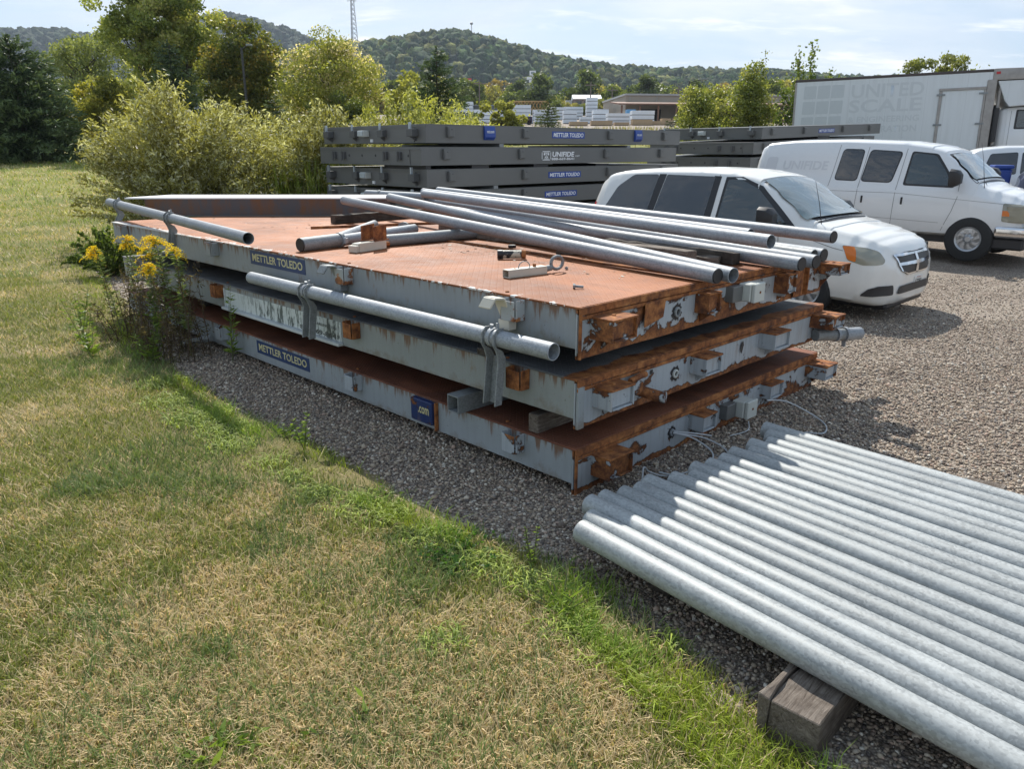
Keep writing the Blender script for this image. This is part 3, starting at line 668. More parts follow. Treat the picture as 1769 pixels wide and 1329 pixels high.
cable([(1.01, -.02, .145), (1.14, -.10, .12), (1.30, -.14, .07)], 'short cable end sticking out of the hole in the bottom deck')
cable([(1.96, -.20, .19), (2.12, -.28, .16), (2.30, -.42, .04), (2.22, -.55, .012), (2.06, -.60, .010), (1.98, -.50, .012)], 'thin cable trailing from the junction box onto the gravel')
cable([(1.80, -.15, .05), (1.70, -.20, .02), (1.52, -.16, .015)], 'thin cable under the junction box of the bottom deck', .004)

# channel beam standing at the far end of the top deck
def chan():
    t = thing('channel_beam', 'long steel channel with white top lying across the far end of the top deck', 'beam', D(.40, 7.90, 1.137), YAW-radians(88.7-45.3)+radians(0))
    a = D(.353, 7.98); c_ = D(2.46, 6.05); t.location = (a.x, a.y, 1.137); t.rotation_euler = (0, 0, math.atan2(c_.y-a.y, c_.x-a.x))
    n = NT('streaky_channel_web'); s = n.noise(1.0, 7, .7, n.map(n.obj, (5, 5, 2))); k = n.ramp(s, [(.42, 0), (.62, 1)]); c = n.mix(k, (.085, .085, .09), (.16, .075, .035)); n.bsdf(c, .7)
    b = MB(); b.box(.25, 3.4, 0, .012, .012, .215); b.build('web', n.mat, t)
    b = MB(); b.prism([(0.0, .0), (3.4, 0.0), (3.4, .75), (.30, .75), (.0, .12)], 'z', .216, .232); b.build('top_flange', plain('white_flange', (.62, .62, .62), .5), t, bevel=.002)
    b = MB(); b.box(.2, 3.4, -.04, .12, 0, .0115); b.box(.4, 3.4, .70, .712, 0, .215); b.build('bottom_flange', M['dgrey'], t)
chan()
def litter():
    rng = np.random.default_rng(3); n = 1500; x = rng.uniform(.9, 3.0, n)**1.0; y = rng.uniform(.3, 7.0, n); k = fbm(x*2.2, y*1.6, 4, 3) > .47; x, y = x[k], y[k]; n = len(x)
    c = np.stack([C0.x+cos(YAW)*x-sin(YAW)*y, C0.y+sin(YAW)*x+cos(YAW)*y, np.full(n, 1.1385)], 1); a = rng.uniform(0, 2*pi, n); d = np.stack([np.cos(a), np.sin(a), rng.uniform(0, .25, n)], 1); L = rng.uniform(.008, .035, n)*rng.choice([.6, 1, 1.6], n)
    s = np.stack([-np.sin(a), np.cos(a), rng.uniform(-.1, .3, n)], 1)*(L*rng.uniform(.3, .9, n))[:, None]; V = np.stack([c-d*L[:, None]*.5, c+s*.5, c+d*L[:, None]*.5, c-s*.5], 1).reshape(-1, 3); V[:, 2] = np.maximum(V[:, 2], 1.1378)
    pal = np.array([(.55, .50, .42), (.35, .25, .15), (.12, .07, .04), (.20, .10, .05)]); o = np_mesh('deck_litter', V, np.arange(n*4).reshape(n, 4), M['stone'], np.repeat(pal[rng.integers(0, 4, n)], 4, 0)); tag(o, 'paint flakes, rust scale and dry leaf litter scattered on the top deck', 'litter', kind='stuff')
litter()
# ------------------------------------------------------------ pipes
def pipe(p0, p1, label, r=.05, group=None, mat='galv', cap1=False, name='steel_pipe', cap0=False, cat='pipe'):
    p0, p1 = Vector(p0), Vector(p1); mid_ = p0; L_ = (p1-p0).length; q = (p1-p0).to_track_quat('X', 'Z')
    b = MB(); b.hollow((0, 0, 0), (L_, 0, 0), r, .005); o = b.build(name, M[mat], None, smooth=True, fix=True)
    o.location = p0; o.rotation_mode = 'QUATERNION'; o.rotation_quaternion = q @ Matrix.Rotation(random.uniform(0, 6.28), 3, 'X').to_quaternion()
    tag(o, label, cat, group)
    for f_, x in ((cap0, 0), (cap1, L_)):
        if f_:
            sg = 1 if x else -1
            b = MB(); b.lathe([(.001, .006), (r*.93, .006), (r*.99, .002), (r*.99, -.003), (r-.006, -.004), (r-.008, -.03)], 28, Matrix.Translation((x, 0, 0)) @ Matrix.Rotation(sg*pi/2, 4, 'Y')); b.build('end_cap', M['black'], o, smooth=True)
    return o
G = 'loose galvanised pipes on the top deck'
Zt = 1.138
def Dp(x, y, z): return D(x, y, z)
pipe(Dp(2.0, 5.42, 1.385), Dp(1.205, -.14, 1.19), 'leftmost long pipe across the top deck, black cap at its near end', group=G, cap1=True)
pipe(Dp(2.55, 5.25, 1.405), Dp(1.300, -.20, 1.190), 'long pipe with open near end lying beside the leftmost capped pipe', group=G)
pipe(Dp(3.13, 5.30, 1.425), Dp(1.968, -.10, 1.345), 'raised pipe with open end crossing above the timbers on the top deck', group=G)
pipe(Dp(4.05, 6.13, 1.41), Dp(3.02, -.10, 1.30), 'rightmost raised pipe with black cap, in front of the minivan hood', group=G, cap1=True)
pipe(Dp(2.85, 4.5, 1.28), Dp(2.12, -.27, 1.19), 'capped pipe resting on the deck just right of the timber ends', group=G, cap1=True)
pipe(Dp(3.35, 5.3, 1.31), Dp(2.31, -.29, 1.19), 'second capped pipe right of the timbers', group=G, cap1=True)
pipe(Dp(3.5, 5.4, 1.31), Dp(2.45, -.21, 1.21), 'dark open-ended pipe wedged between two capped pipes at the right corner', group=G, mat='galv_o')
pipe(Dp(3.60, 6.0, 1.32), Dp(2.64, -.20, 1.20), 'capped pipe at the right corner of the top deck', group=G, cap1=True)
pipe(Dp(3.75, 6.1, 1.40), Dp(2.70, .45, 1.30), 'thin bright pipe lying behind the raised open pipe', group=G)
p0 = pipe(Dp(3.36, 6.94, 1.36), Dp(3.46, 5.67, 1.36), 'short pipe with a strap at the back of the pipe heap', group=G)
b = MB(); b.tube([(.29, 0, 0), (.33, 0, 0)], .058, 20); b.box(.30, .32, -.01, .01, .05, .09); b.build('strap', M['galv_o'], p0)
# assembled joints in the middle of the deck
X1 = pipe(Dp(.12, 3.17, 1.195), Dp(.56, 3.23, 1.2), 'short black-ended pipe pointing at the deck edge', r=.058, mat='galv_o', group=G, cap0=True)
pipe(Dp(.52, 3.28, 1.20), Dp(1.62, 4.25, 1.20), 'pipe of a clamped joint lying aslant, farther one', r=.045, group=G)
pipe(Dp(.52, 3.20, 1.196), Dp(1.62, 3.55, 1.20), 'clamped pipe between the rusty angle brackets and the pipe heap', r=.05, group=G, mat='galv')
pipe(Dp(.78, 2.98, 1.19), Dp(2.3, 2.88, 1.19), 'pipe with rusty angle iron at its end, lying under the long pipes', r=.052, group=G, mat='galv_o')
def joint_clamp(x, y, z, label, rz):
    t = thing('pipe_clamp', label, 'clamp', D(x, y, z), YAW+rz)
    b = MB(); b.tube([(-.018, 0, 0), (.018, 0, 0)], .064, 20); b.build('band', M['galv_o'], t, smooth=True)
    b = MB(); b.box(-.016, .016, -.09, -.05, -.02, .02); b.tube([(0, -.07, -.03), (0, -.07, .03)], .008, 8); b.build('bolt', M['zinc'], t)
joint_clamp(.54, 3.225, 1.20, 'band clamp joining the short black-ended pipe to its neighbour', .2)
joint_clamp(1.60, 3.70, 1.20, 'bright bolted clamp where the pipes meet under the long pipes', .5)
def angle_bracket():
    t = thing('clamp_bracket', 'cream bracket with two upright rusty angle plates beside the clamped pipes', 'bracket', D(.62, 2.86, Zt), YAW+.25)
    b = MB(); b.box(-.20, .12, -.04, .04, .01, .075); b.box(-.24, -.19, -.045, .045, 0, .06); b.box(-.2, .14, -.055, -.042, .0, .08); b.build('arm', M['cream'], t, bevel=.006)
    b = MB(); b.box(-.02, .17, -.06, .10, .0755, .085); b.build('base_plate', M['rust'], t, bevel=.002)
    for y in (-.05, .085):
        b = MB(); b.prism([(-.02, .086), (.15, .086), (.15, .21), (-.02, .20)], 'y', y, y+.008); b.build('upright_plate', M['rust'], t, bevel=.001)
    b = MB(); b.tube([(.14, -.02, .04), (.20, -.02, .035)], .022, 10); b.build('bolt', M['rust'], t, smooth=True)
angle_bracket()
def hitch():
    t = thing('tow_eye_tube', 'cream square tube with a ring end lying on the rusty top deck', 'bracket', D(.40, .98, Zt), YAW-.12)
    b = MB(); h = .055
    for q in ((-.035, .035, 0, .006), (-.035, .035, h-.006, h), (-.035, -.029, .006, h-.006), (.029, .035, .006, h-.006)): b.box(0, .34, *q)
    b.build('square_tube', M['cream'], t, bevel=.003)
    b = MB(); b.tube([(.34, 0, .03), (.40, 0, .035)], .022, 10); P = [(.40+.055-.055*cos(a), .0, .065-.045*sin(a)*1.0) for a in np.linspace(0, 2*pi, 17)]; b.tube(P, .012, 8); b.build('ring', M['galv_o'], t, smooth=True)
    b = MB(); P = [(.16+.05*cos(a), 0, .055+.045*sin(a)) for a in np.linspace(0, pi, 9)]; b.tube(P, .0035, 6); b.build('wire_handle', M['galv_o'], t)
    b = MB(); b.tube([(.25, 0, .055), (.25, 0, .075)], .012, 8); b.build('bolt', M['rust'], t); b = MB(); b.tube([(.08, 0, .055), (.08, 0, .058)], .007, 8); b.build('bolt', M['rust'], t)
hitch()
def can():
    n = NT('flaking_can'); a = n.noise(14, 7, .7); x = n.sep(n.obj)[0]
    k = n.ramp(n.math('ADD', a, n.math('MULTIPLY', n.math('SUBTRACT', x, .08), 0.0)), [(.52, 0), (.54, 1)]); c = n.mix(k, (.50, .46, .36), (.02, .02, .02)); n.bsdf(c, .5)
    t = thing('tube_stub', 'short black and cream flaking tube stub lying on the top deck', 'tube', D(1.01, 1.70, Zt+.036), YAW-.75)
    Mx = Matrix.Rotation(pi/2, 4, 'Y')
    b = MB(); b.lathe([(.001, .045), (.033, .045), (.033, .19), (.001, .19)], 24, Mx); b.build('body', n.mat, t, smooth=True)
    b = MB(); b.lathe([(.001, 0), (.034, 0), (.036, .004), (.036, .044), (.001, .044)], 24, Mx); b.build('black_end', M['black'], t, smooth=True)
    b = MB(); b.lathe([(.001, .191), (.035, .191), (.035, .225), (.001, .225)], 24, Mx); b.build('brown_end', M['rust'], t, smooth=True)
can()
b = MB(); b.lathe([(.001, 0), (.035, 0), (.036, .018), (.032, .022), (.001, .02)], 20); c_ = b.build('black_cap', M['black'], None, smooth=True); c_.location = D(1.62, 2.15, Zt); tag(c_, 'loose round black pipe cap lying under the long pipes', 'cap')
def bolt_thing(x, y, label, rz=0, s=1):
    b = MB(); b.lathe([(.001, 0), (.016*s, 0), (.016*s, .014*s), (.001, .014*s)], 6, Matrix.Translation((0, 0, .015*s)) @ Matrix.Rotation(pi/2, 4, 'Y')); b.tube([(.009*s, 0, .015*s), (.065*s, 0, .011*s)], .009*s, 10)
    o = b.build('bolt', M['galv_o'], None, smooth=True); o.location = D(x, y, Zt); o.rotation_euler = (0, 0, YAW+rz); tag(o, label, 'bolt')
bolt_thing(.42, .40, 'two-piece bolt with nut lying near the front corner of the top deck', -.9)
bolt_thing(.98, .95, 'small rusty bolt right of the cream tube', .5, .7)
bolt_thing(.90, 1.02, 'tiny rusty nut close to the ring end of the cream tube', 1.7, .5)
# cover strip and rusty flat bars on the deck
def flat(x0, y0, x1, y1, w_, h, label, mat='rust', z=Zt, name='flat_bar'):
    L_ = math.hypot(x1-x0, y1-y0); b = MB(); b.box(0, L_, -w_/2, w_/2, 0, h); o = b.build(name, M[mat], None, bevel=.002); o.location = D(x0, y0, z); o.rotation_euler = (0, 0, YAW+math.atan2(y1-y0, x1-x0)); tag(o, label, 'bar')
flat(1.2, 4.85, 2.6, 4.35, .03, .025, 'thin rusty flat bar lying across the back of the top deck')
flat(1.35, .15, 1.62, 4.3, .05, .012, 'long low rusty strip along the top deck beside the long pipes')
# weathered timbers under the pipes
def timber(p0, p1, w_, h, label, mat='wood', name='timber', top=None):
    p0, p1 = Vector(p0), Vector(p1); L_ = (p1-p0).length; rr = random.Random(label)
    rings = []; k = 14
    for i in range(k+1):
        x = L_*i/k; j = lambda a: rr.uniform(-a, a)
        rings.append([(x, -w_/2+j(.006), j(.003)), (x, w_/2+j(.006), j(.003)), (x, w_/2+j(.009), h+j(.007)), (x, -w_/2+j(.009), h+j(.007))])
    b = MB(); b.rings(rings); o = b.build(name, M[mat], None, bevel=.004); o.location = p0; o.rotation_mode = 'QUATERNION'; o.rotation_quaternion = (p1-p0).to_track_quat('X', 'Z'); return tag(o, label, 'timber', top)
GT = 'weathered timbers under the pipe heap'
timber(D(1.95, 3.5, Zt), D(1.78, .42, Zt+.01), .13, .10, 'long cracked grey timber under the pipe heap on the top deck', top=GT)
timber(D(1.62, 1.6, Zt), D(2.02, .32, Zt+.0), .11, .055, 'thin grey plank beside the cracked timber, its end toward the deck edge', top=GT)
timber(D(2.15, 1.5, Zt+.0), D(2.08, .22, Zt+.0), .10, .09, 'dark split timber end beside the thin plank', 'wood_d', top=GT)
timber(D(1.7, 5.2, Zt), D(3.1, 5.25, Zt), .10, .10, 'timber across the deck under the far part of the pipe heap', 'wood_d', top=GT)

# guard rails with clamp posts
def rail(name_label, a, b_, posts, base_z, hs, r=.05, group='guard rails clamped to the deck sides'):
    t = thing('guard_rail', name_label, 'guard rail', a, 0, group); t.rotation_euler = (0, 0, 0)
    A = Vector(a); B = Vector(b_)-A
    bb = MB(); bb.hollow((0, 0, 0), B, r, .0055); bb.build('rail_pipe', M['galv'], t, smooth=True)
    dn = B.normalized(); out = Vector((-cos(YAW), -sin(YAW), 0))
    for k, (f_, zb, sh) in enumerate(posts):
        c = B*f_; px = Matrix((( dn.x, out.x, 0, c.x), (dn.y, out.y, 0, c.y), (0, 0, 1, c.z), (0, 0, 0, 1)))
        hgt = A.z+c.z-zb
        # channel post: curved head + leaning web
        p = MB()
        for s_ in (-.055, .045):
            poly = [(-.02, .062), (.030, .066), (.066, .035), (.070, -.03), (.045, -.07), (.028, -.12), (.028+sh, -hgt), (-.030+sh, -hgt), (-.034, -.12), (-.010, -.075), (.040, -.045), (.056, -.0), (.04, .038), (-.015, .052)]
            p.prism([(u, v) for u, v in poly], 'x', s_, s_+.010, px)
        p.add([px @ Vector(q) for q in ((-.0449, -.034, -.12), (.0449, -.034, -.12), (.0449, -.030+sh, -hgt), (-.0449, -.030+sh, -hgt), (-.0449, -.026, -.12), (.0449, -.026, -.12), (.0449, -.022+sh, -hgt), (-.0449, -.022+sh, -hgt))], [(0, 1, 2, 3), (4, 7, 6, 5), (0, 4, 5, 1), (2, 6, 7, 3), (0, 3, 7, 4), (1, 5, 6, 2)])
        po = p.build('post', M['galv_o'], t, bevel=.002)
        cl = MB(); cl.tube([c+dn*(-.03), c+dn*.0], r+.008, 20); cl.tube([c+Vector((0, 0, .055))-dn*.035, c+Vector((0, 0, .075))-dn*.03], .012, 8); cl.tube([c+Vector((0, 0, .06))+dn*.02, c+Vector((0, 0, .09))+dn*.02], .009, 8)
        cl.build('clamp', M['galv'], po, smooth=True)
    return t
rail('long galvanised guard rail along the side of the middle deck, open at its near end', D(-.155, 3.56, .905), D(-.155, .03, .905), [(.27, .54, .03), (.868, .50, .03)], 0, 0)
rail('guard rail swung out over the far left edge of the top deck', D(.235, 8.20, 1.31), D(-.26, 3.32, 1.265), [(.11, 1.10, .05), (.56, 1.0, .03)], 0, 0)
# bent clamp tongues hooked in the top deck's pockets
for (y, lb) in ((2.30, 'bent galvanised hook hanging from the second pocket of the top deck'), (.50, 'cream bent hook hanging from the pocket nearest the corner of the top deck')):
    t = MB()
    P = [(-.20, 0.04, -.02), (-.165, 0.03, .035), (-.10, .02, .03), (-.05, 0, -.10)]
    for i in range(3):
        a, c = Vector(P[i]), Vector(P[i+1]); nrm = Vector((c-a)).cross(Vector((0, 1, 0))).normalized()*.006
        vs = [a+nrm+Vector((0, s, 0)) for s in (-.05, .05)]+[c+nrm+Vector((0, s, 0)) for s in (.05, -.05)]+[a-nrm+Vector((0, s, 0)) for s in (-.05, .05)]+[c-nrm+Vector((0, s, 0)) for s in (.05, -.05)]
        t.add(vs, [(0, 1, 2, 3), (4, 7, 6, 5), (0, 4, 5, 1), (1, 5, 6, 2), (2, 6, 7, 3), (3, 7, 4, 0)])
    t.box(-.085, -.02, -.045, .045, -.16, -.10)
    o = t.build('hook_bracket', M['cream'] if y < 1 else M['galv_o'], None, bevel=.003); o.location = D(0.0, y, 1.10); o.rotation_euler = (0, 0, YAW); tag(o, lb, 'bracket')
# row of pipes on ground timbers
ORD = ['first', 'second', 'third', 'fourth', 'fifth', 'sixth', 'seventh', 'eighth', 'ninth', 'tenth', 'eleventh', 'twelfth', 'thirteenth', 'fourteenth', 'fifteenth', 'sixteenth', 'seventeenth', 'eighteenth']
sx_ = [-.60+.1115*i for i in range(18)]
ends = [-.565, -.525, -.43, -.43, -.47, -.49, -.47, -.56, -.61, -.55, -.58, -.60, -.60, -.66, -.60, -.66, -.60, -.52]
for i in range(18):
    sl_ = .108-.05*i/17; z = .155+.057+random.uniform(-.003, .004)+(.012 if i in (2, 7, 12) else 0)
    L_ = 6.1
    pipe(D(sx_[i], ends[i], z+.004), D(sx_[i]-sl_*L_, ends[i]-L_, z), '%s pipe, counted from the lawn side, in the row laid on ground timbers' % ORD[i], r=.0555, mat='galv_s', group='galvanised pipes laid side by side on the ground')
timber(D(-.97, -1.82, 0), D(.35, -1.76, 0), .175, .148, 'thick weathered timber block sticking out under the pipe row on the lawn side')
timber(D(-.985, -1.715, 0), D(.3, -1.665, 0), .030, .165, 'thin board standing against the timber under the pipe row')
timber(D(.36, -1.76, 0), D(1.62, -1.74, 0), .19, .148, 'weathered timber whose end shows beyond the far side of the pipe row')
timber(D(-.5, -.95, 0), D(1.30, -.95, 0), .12, .146, 'dark bearer hidden under the near ends of the pipe row', 'wood_d')
timber(D(-1.4, -5.4, 0), D(1.0, -5.4, 0), .14, .150, 'dark bearer under the far-off ends of the pipe row', 'wood_d')
# ------------------------------------------------------------ new dark grey deck stacks
SW, SL = 3.15, 6.95
def face_text(body, x0, x1, z0, z1, name, mat, parent, y=-.006, bold=.02, shear=0.0):
    Mx = Matrix(((1, 0, 0, (x0+x1)/2), (0, 0, -1, y), (0, 1, 0, (z0+z1)/2), (0, 0, 0, 1)))
    return text_mesh(body, x1-x0, z1-z0, name, mat, parent, Mx, bold, shear)
def new_deck(loc, yaw, L_, label, group, kind, tilt=0.0, mt=None, far=False, blue=()):
    t = thing('new_scale_deck', label, 'scale deck', loc, yaw, group); t.rotation_euler = (0, -tilt, yaw); h = .29
    b = MB(); b.box(0, L_, 0, SW, h-.012, h); b.build('top_plate', M['dgrey'], t, bevel=.002)
    b = MB(); b.box(.012, L_, 0.0, .012, 0, h-.0125); b.box(.0125, L_, .0125, .09, 0, .012); b.box(L_-.012, L_, .0125, .3, 0, h-.0125); b.build('side_plate', M['dgrey'], t)
    b = MB(); b.box(0, .0115, .0, SW, 0, h-.0125); b.box(-.012, -.0005, .0, SW, h-.045, h-.035); b.box(-.018, -.0005, .0, SW, 0.0, .012)
    b.box(-.012, -.0005, .30, .312, .0125, h-.046); b.build('end_plate', M['dgrey'], t)
    b = MB()
    for k in range(4): b.box(.3, L_-.1, .4+k*.7, .5+k*.7, .001, .10)
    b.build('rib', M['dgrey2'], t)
    n = int(L_/2.05)
    for x in (.42, 2.13, 4.48, 6.30):
        if x > L_: continue
        b = MB(); b.box(x, x+.13, -.055, -.0005, h-.20, h-.035); b.box(x+.012, x+.118, -.064, -.0555, h-.19, h-.06)
        o = b.build('side_bracket', M['dgrey'], t, bevel=.006)
        b = MB(); b.lathe([(.001, 0), (.009, 0), (.009, .002), (.001, .002)], 10, Matrix.Translation((x+.065, -.064, h-.08)) @ Matrix.Rotation(pi/2, 4, 'X')); b.build('bolt_hole', M['black'], o)
    if kind == 'A':
        for y in (.28, 1.18, 2.05, 2.88):
            dp = .13 if y in (.28, 2.88) else .09
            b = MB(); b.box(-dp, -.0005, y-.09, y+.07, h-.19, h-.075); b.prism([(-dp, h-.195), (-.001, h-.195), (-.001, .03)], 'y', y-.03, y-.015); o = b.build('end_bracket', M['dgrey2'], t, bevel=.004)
            b = MB(); b.box(-dp*.9, -dp*.6, y-.01, y+.02, h-.0745, h+.03); b.build('stud', M['zinc'], o)
        b = MB(); b.box(-.12, -.0005, 1.62, 1.80, h-.18, h-.075); j = b.build('junction_box', M['jbox'], t, bevel=.005); b = MB(); b.box(-.135, -.1205, 1.63, 1.79, h-.17, h-.085); b.build('lid', M['zinc'], j, bevel=.003)
        b = MB(); b.box(-.016, -.0005, 1.50, 1.57, .02, .07); b.build('paper_tag', M['white'], t)
    else:
        for y in (.58, .98, 2.30, 2.61):
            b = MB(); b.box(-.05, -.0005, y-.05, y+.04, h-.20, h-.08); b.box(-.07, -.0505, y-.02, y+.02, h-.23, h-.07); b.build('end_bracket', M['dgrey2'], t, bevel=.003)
        for y in (.35, 1.3, 1.72, 2.14):
            b = MB(); b.lathe([(.001, 0), (.022, 0), (.022, .002), (.001, .002)], 14, Matrix.Translation((-.0005, y, h-.14)) @ Matrix.Rotation(-pi/2, 4, 'Y')); b.build('hole', M['black'], t)
    for (x0, x1) in blue:
        b = MB(); b.prism([(-.001, h-.012), (-.03, h-.012), (-.05, h-.10), (-.05, h-.19), (-.001, h-.24)], 'x', x0, x1); o = b.build('blue_box_cover', M['blue2'], t, bevel=.004)
        face_text('mt.com', x0+.04, x1-.04, h-.105-.02, h-.10+.02, 'lettering', M['white'], o, y=-.0535)
    if mt:
        x0, x1, z0, z1 = mt; b = MB(); b.box(x0, x1, -.004, -.0005, z0, z1); o = b.build('name_plate', M['blue2'], t)
        face_text('METTLER TOLEDO', x0+.035, x1-.035, z0+.022, z1-.022, 'lettering', M['white'], o, y=-.0055, bold=.028, shear=.12)
    return t
G1 = 'new grey decks stacked behind the willow shrubs'; G2 = 'new grey decks in the stack farther right'
Y1 = radians(43.4); p1 = Vector((-1.38, 12.6, 0))
lv = [2.37-.349*i for i in range(6)]
nm = ['topmost', 'second from top', 'third from top', 'fourth from top', 'fifth from top', 'lowest']
for i, z in enumerate(lv):
    off = [0, -.10, 0, .0, .05, 0][i]
    loc = (p1.x+cos(Y1)*off, p1.y+sin(Y1)*off, z-.29)
    extra = ['with blue box covers', 'with phone-number logo', 'bearing a blue plate', 'partly behind the loose pipes', 'in shadow', 'on its bearers'][i]
    t = new_deck(loc, Y1, SL, '%s dark grey deck in the left stack, %s' % (nm[i], extra), G1, 'B' if i == 1 else 'A', tilt=.003,
             mt=[(2.90, 3.80, .10, .22), None, (2.82, 3.72, .09, .20), (2.73, 3.62, .09, .20), None, None][i], blue=((1.22, 1.46), (5.33, 5.56)) if i == 0 else ())
    if i == 1:
        face_text('UNIFIDE', 3.02, 3.62, .12, .21, 'logo_lettering', M['white'], t, y=-.0015, bold=.03, shear=.1)
        face_text('CST', 3.65, 3.78, .12, .145, 'logo_lettering', M['white'], t, y=-.0015)
        face_text('888-669-8641', 3.00, 3.62, .06, .105, 'phone_number', M['white'], t, y=-.0015, bold=.02)
        b = MB(); x0, x1, z0, z1 = 2.74, 2.98, .06, .22; r_ = .012
        for q in ((x0+.02, x1-.02, z0, z0+r_), (x0+.02, x1-.02, z1-r_, z1), (x0, x0+r_, z0+.02, z1-.02), (x1-r_, x1, z0+.02, z1-.02), (x0+.05, x1-.05, .185, .197), (x0+.05, x0+.09, .15, .18), (x1-.09, x1-.05, .15, .18), (x0+.115, x0+.125, .09, .185), (x0+.06, x1-.06, .08, .09), (x0+.08, x0+.10, .1, .13), (x1-.10, x1-.08, .1, .13)): b.box(q[0], q[1], -.0025, -.0005, q[2], q[3])
        b.build('logo_badge', M['white'], t)
def sblock(p, yaw, x, y0, y1, z, h, label, w_=.10, mat='dgrey2', cat='spacer'):
    b = MB(); b.box(-w_/2, w_/2, 0, y1-y0, 0, h); o = b.build('spacer_block', M[mat], None); c, s = cos(yaw), sin(yaw)
    o.location = (p.x+c*x-s*y0, p.y+s*x+c*y0, z); o.rotation_euler = (0, 0, yaw); tag(o, label, cat, 'spacers between the new grey decks')
for j, (i, xs) in enumerate(((1, (1.64, 5.18)), (2, (.05, 1.16, 2.64, 4.38)), (3, (1.5, 5.0)), (4, (1.0, 5.0)), (5, (1.0, 5.0)))):
    for k, x in enumerate(xs):
        sblock(p1, Y1, x, .0 if i in (1, 3) else .02, 1.2 if i == 2 else 2.9, lv[i]+.001, .056, '%s spacer from the left under the %s grey deck of the left stack' % (ORD[k], nm[i-1]), w_=.38 if i == 2 and x > .5 else .1, mat='jbox' if i in (1, 3) and False else ('galv_o' if i in (1, 3) else 'black'))
for k, x in enumerate((1.0, 5.4)): sblock(p1, Y1, x, 0, 3.1, .02, lv[5]-.29-.021, '%s low bearer under the left stack of grey decks' % ('left', 'right')[k], w_=.2, mat='wood_d')
Y2 = radians(43.5); p2 = Vector((6.235, 19.8, 0)); lv2 = [2.55-.365*i for i in range(5)]
for i, z in enumerate(lv2):
    off = [0, -.35, -.45, -.5, -.5][i]; loc = (p2.x+cos(Y2)*off, p2.y+sin(Y2)*off, z-.29)
    new_deck(loc, Y2, 7.2, '%s dark grey deck in the right stack, %s' % (['topmost', 'second', 'third', 'fourth', 'fifth'][i], ['reaching in front of the box truck', 'just above the van roof', 'behind the van', 'hidden behind the vehicles', 'lowest and hidden'][i]), G2, 'A' if i == 0 else 'B', tilt=.036, mt=(3.05, 4.02, .09, .20) if i == 0 else None)
sblock(p2, Y2, 3.4, .0, 2.9, lv2[1]+.13, .08, 'dark spacer under the topmost deck of the right stack', w_=.7, mat='black')
for k, x in enumerate((1.0, 5.4)): sblock(p2, Y2, x, 0, 3.1, tzf(0, 22)-.25, lv2[4]-.29-(tzf(0, 22)-.25)+.02, '%s bearer under the right stack of grey decks' % ('left', 'right')[k], w_=.2, mat='wood_d')

# ------------------------------------------------------------ vehicles
def carpaint(name, col, rough=.28):
    n = NT(name); z = n.sep(n.obj)[2]; d = n.noise(2.5, 6, .65); k = n.math('MULTIPLY', n.math('SUBTRACT', 1.0, n.math('DIVIDE', z, .8), clamp=True), n.ramp(d, [(.35, 0), (.75, 1)]))
    c = n.mix(n.math('MULTIPLY', k, .55), col, (.42, .38, .32)); n.bsdf(c, n.ramp(d, [(.3, rough), (.7, rough+.12)]), 0, None, .5, .6, **{'Coat Roughness': .08}); return n.mat
M['wpaint'] = carpaint('white_car_paint', (.72, .73, .73)); M['wpaint2'] = carpaint('cream_white_car_paint', (.74, .735, .70)); M['navy_paint'] = carpaint('navy_car_paint', (.02, .025, .06))
def glassm(name, col, rough=.03, spec=.9):
    n = NT(name); z = n.noise(1.2, 4, .6, n.map(n.obj, (1, 1, 2), (2, 0, 0)), .5); n.bsdf(n.mix(n.ramp(z, [(.35, 0), (.7, 1)]), col, tuple(v*1.6+.004 for v in col)), rough, 0, n.bump(n.noise(2.2, 3, .5, n.map(n.obj, (.8, .8, 2.2), (4, 1, 0)), .8), .35, .06), spec, .5, **{'Coat Roughness': .01}); return n.mat
M['tint'] = glassm('tinted_glass', (.010, .011, .013)); M['glass'] = glassm('side_glass', (.018, .028, .030)); M['wshield'] = glassm('windshield_glass', (.055, .085, .090))  # windshield base is lightened bluish, putting reflected sky into the colour
M['lens'] = glassm('hazy_lens', (.20, .19, .14), .12); M['amber'] = plain('amber_lens', (.65, .17, .02), .2); M['red'] = plain('red_lens', (.45, .01, .015), .2)
M['seam'] = plain('seam_dark', (.03, .03, .032), .7); M['trim'] = plain('black_trim', (.022, .022, .024), .5); M['wheelm'] = plain('wheel_paint', (.42, .43, .44), .35, .5)
M['seamg'] = plain('seam_grey', (.22, .22, .22), .6); M['plate_w'] = plain('plate_white', (.62, .62, .60), .4)
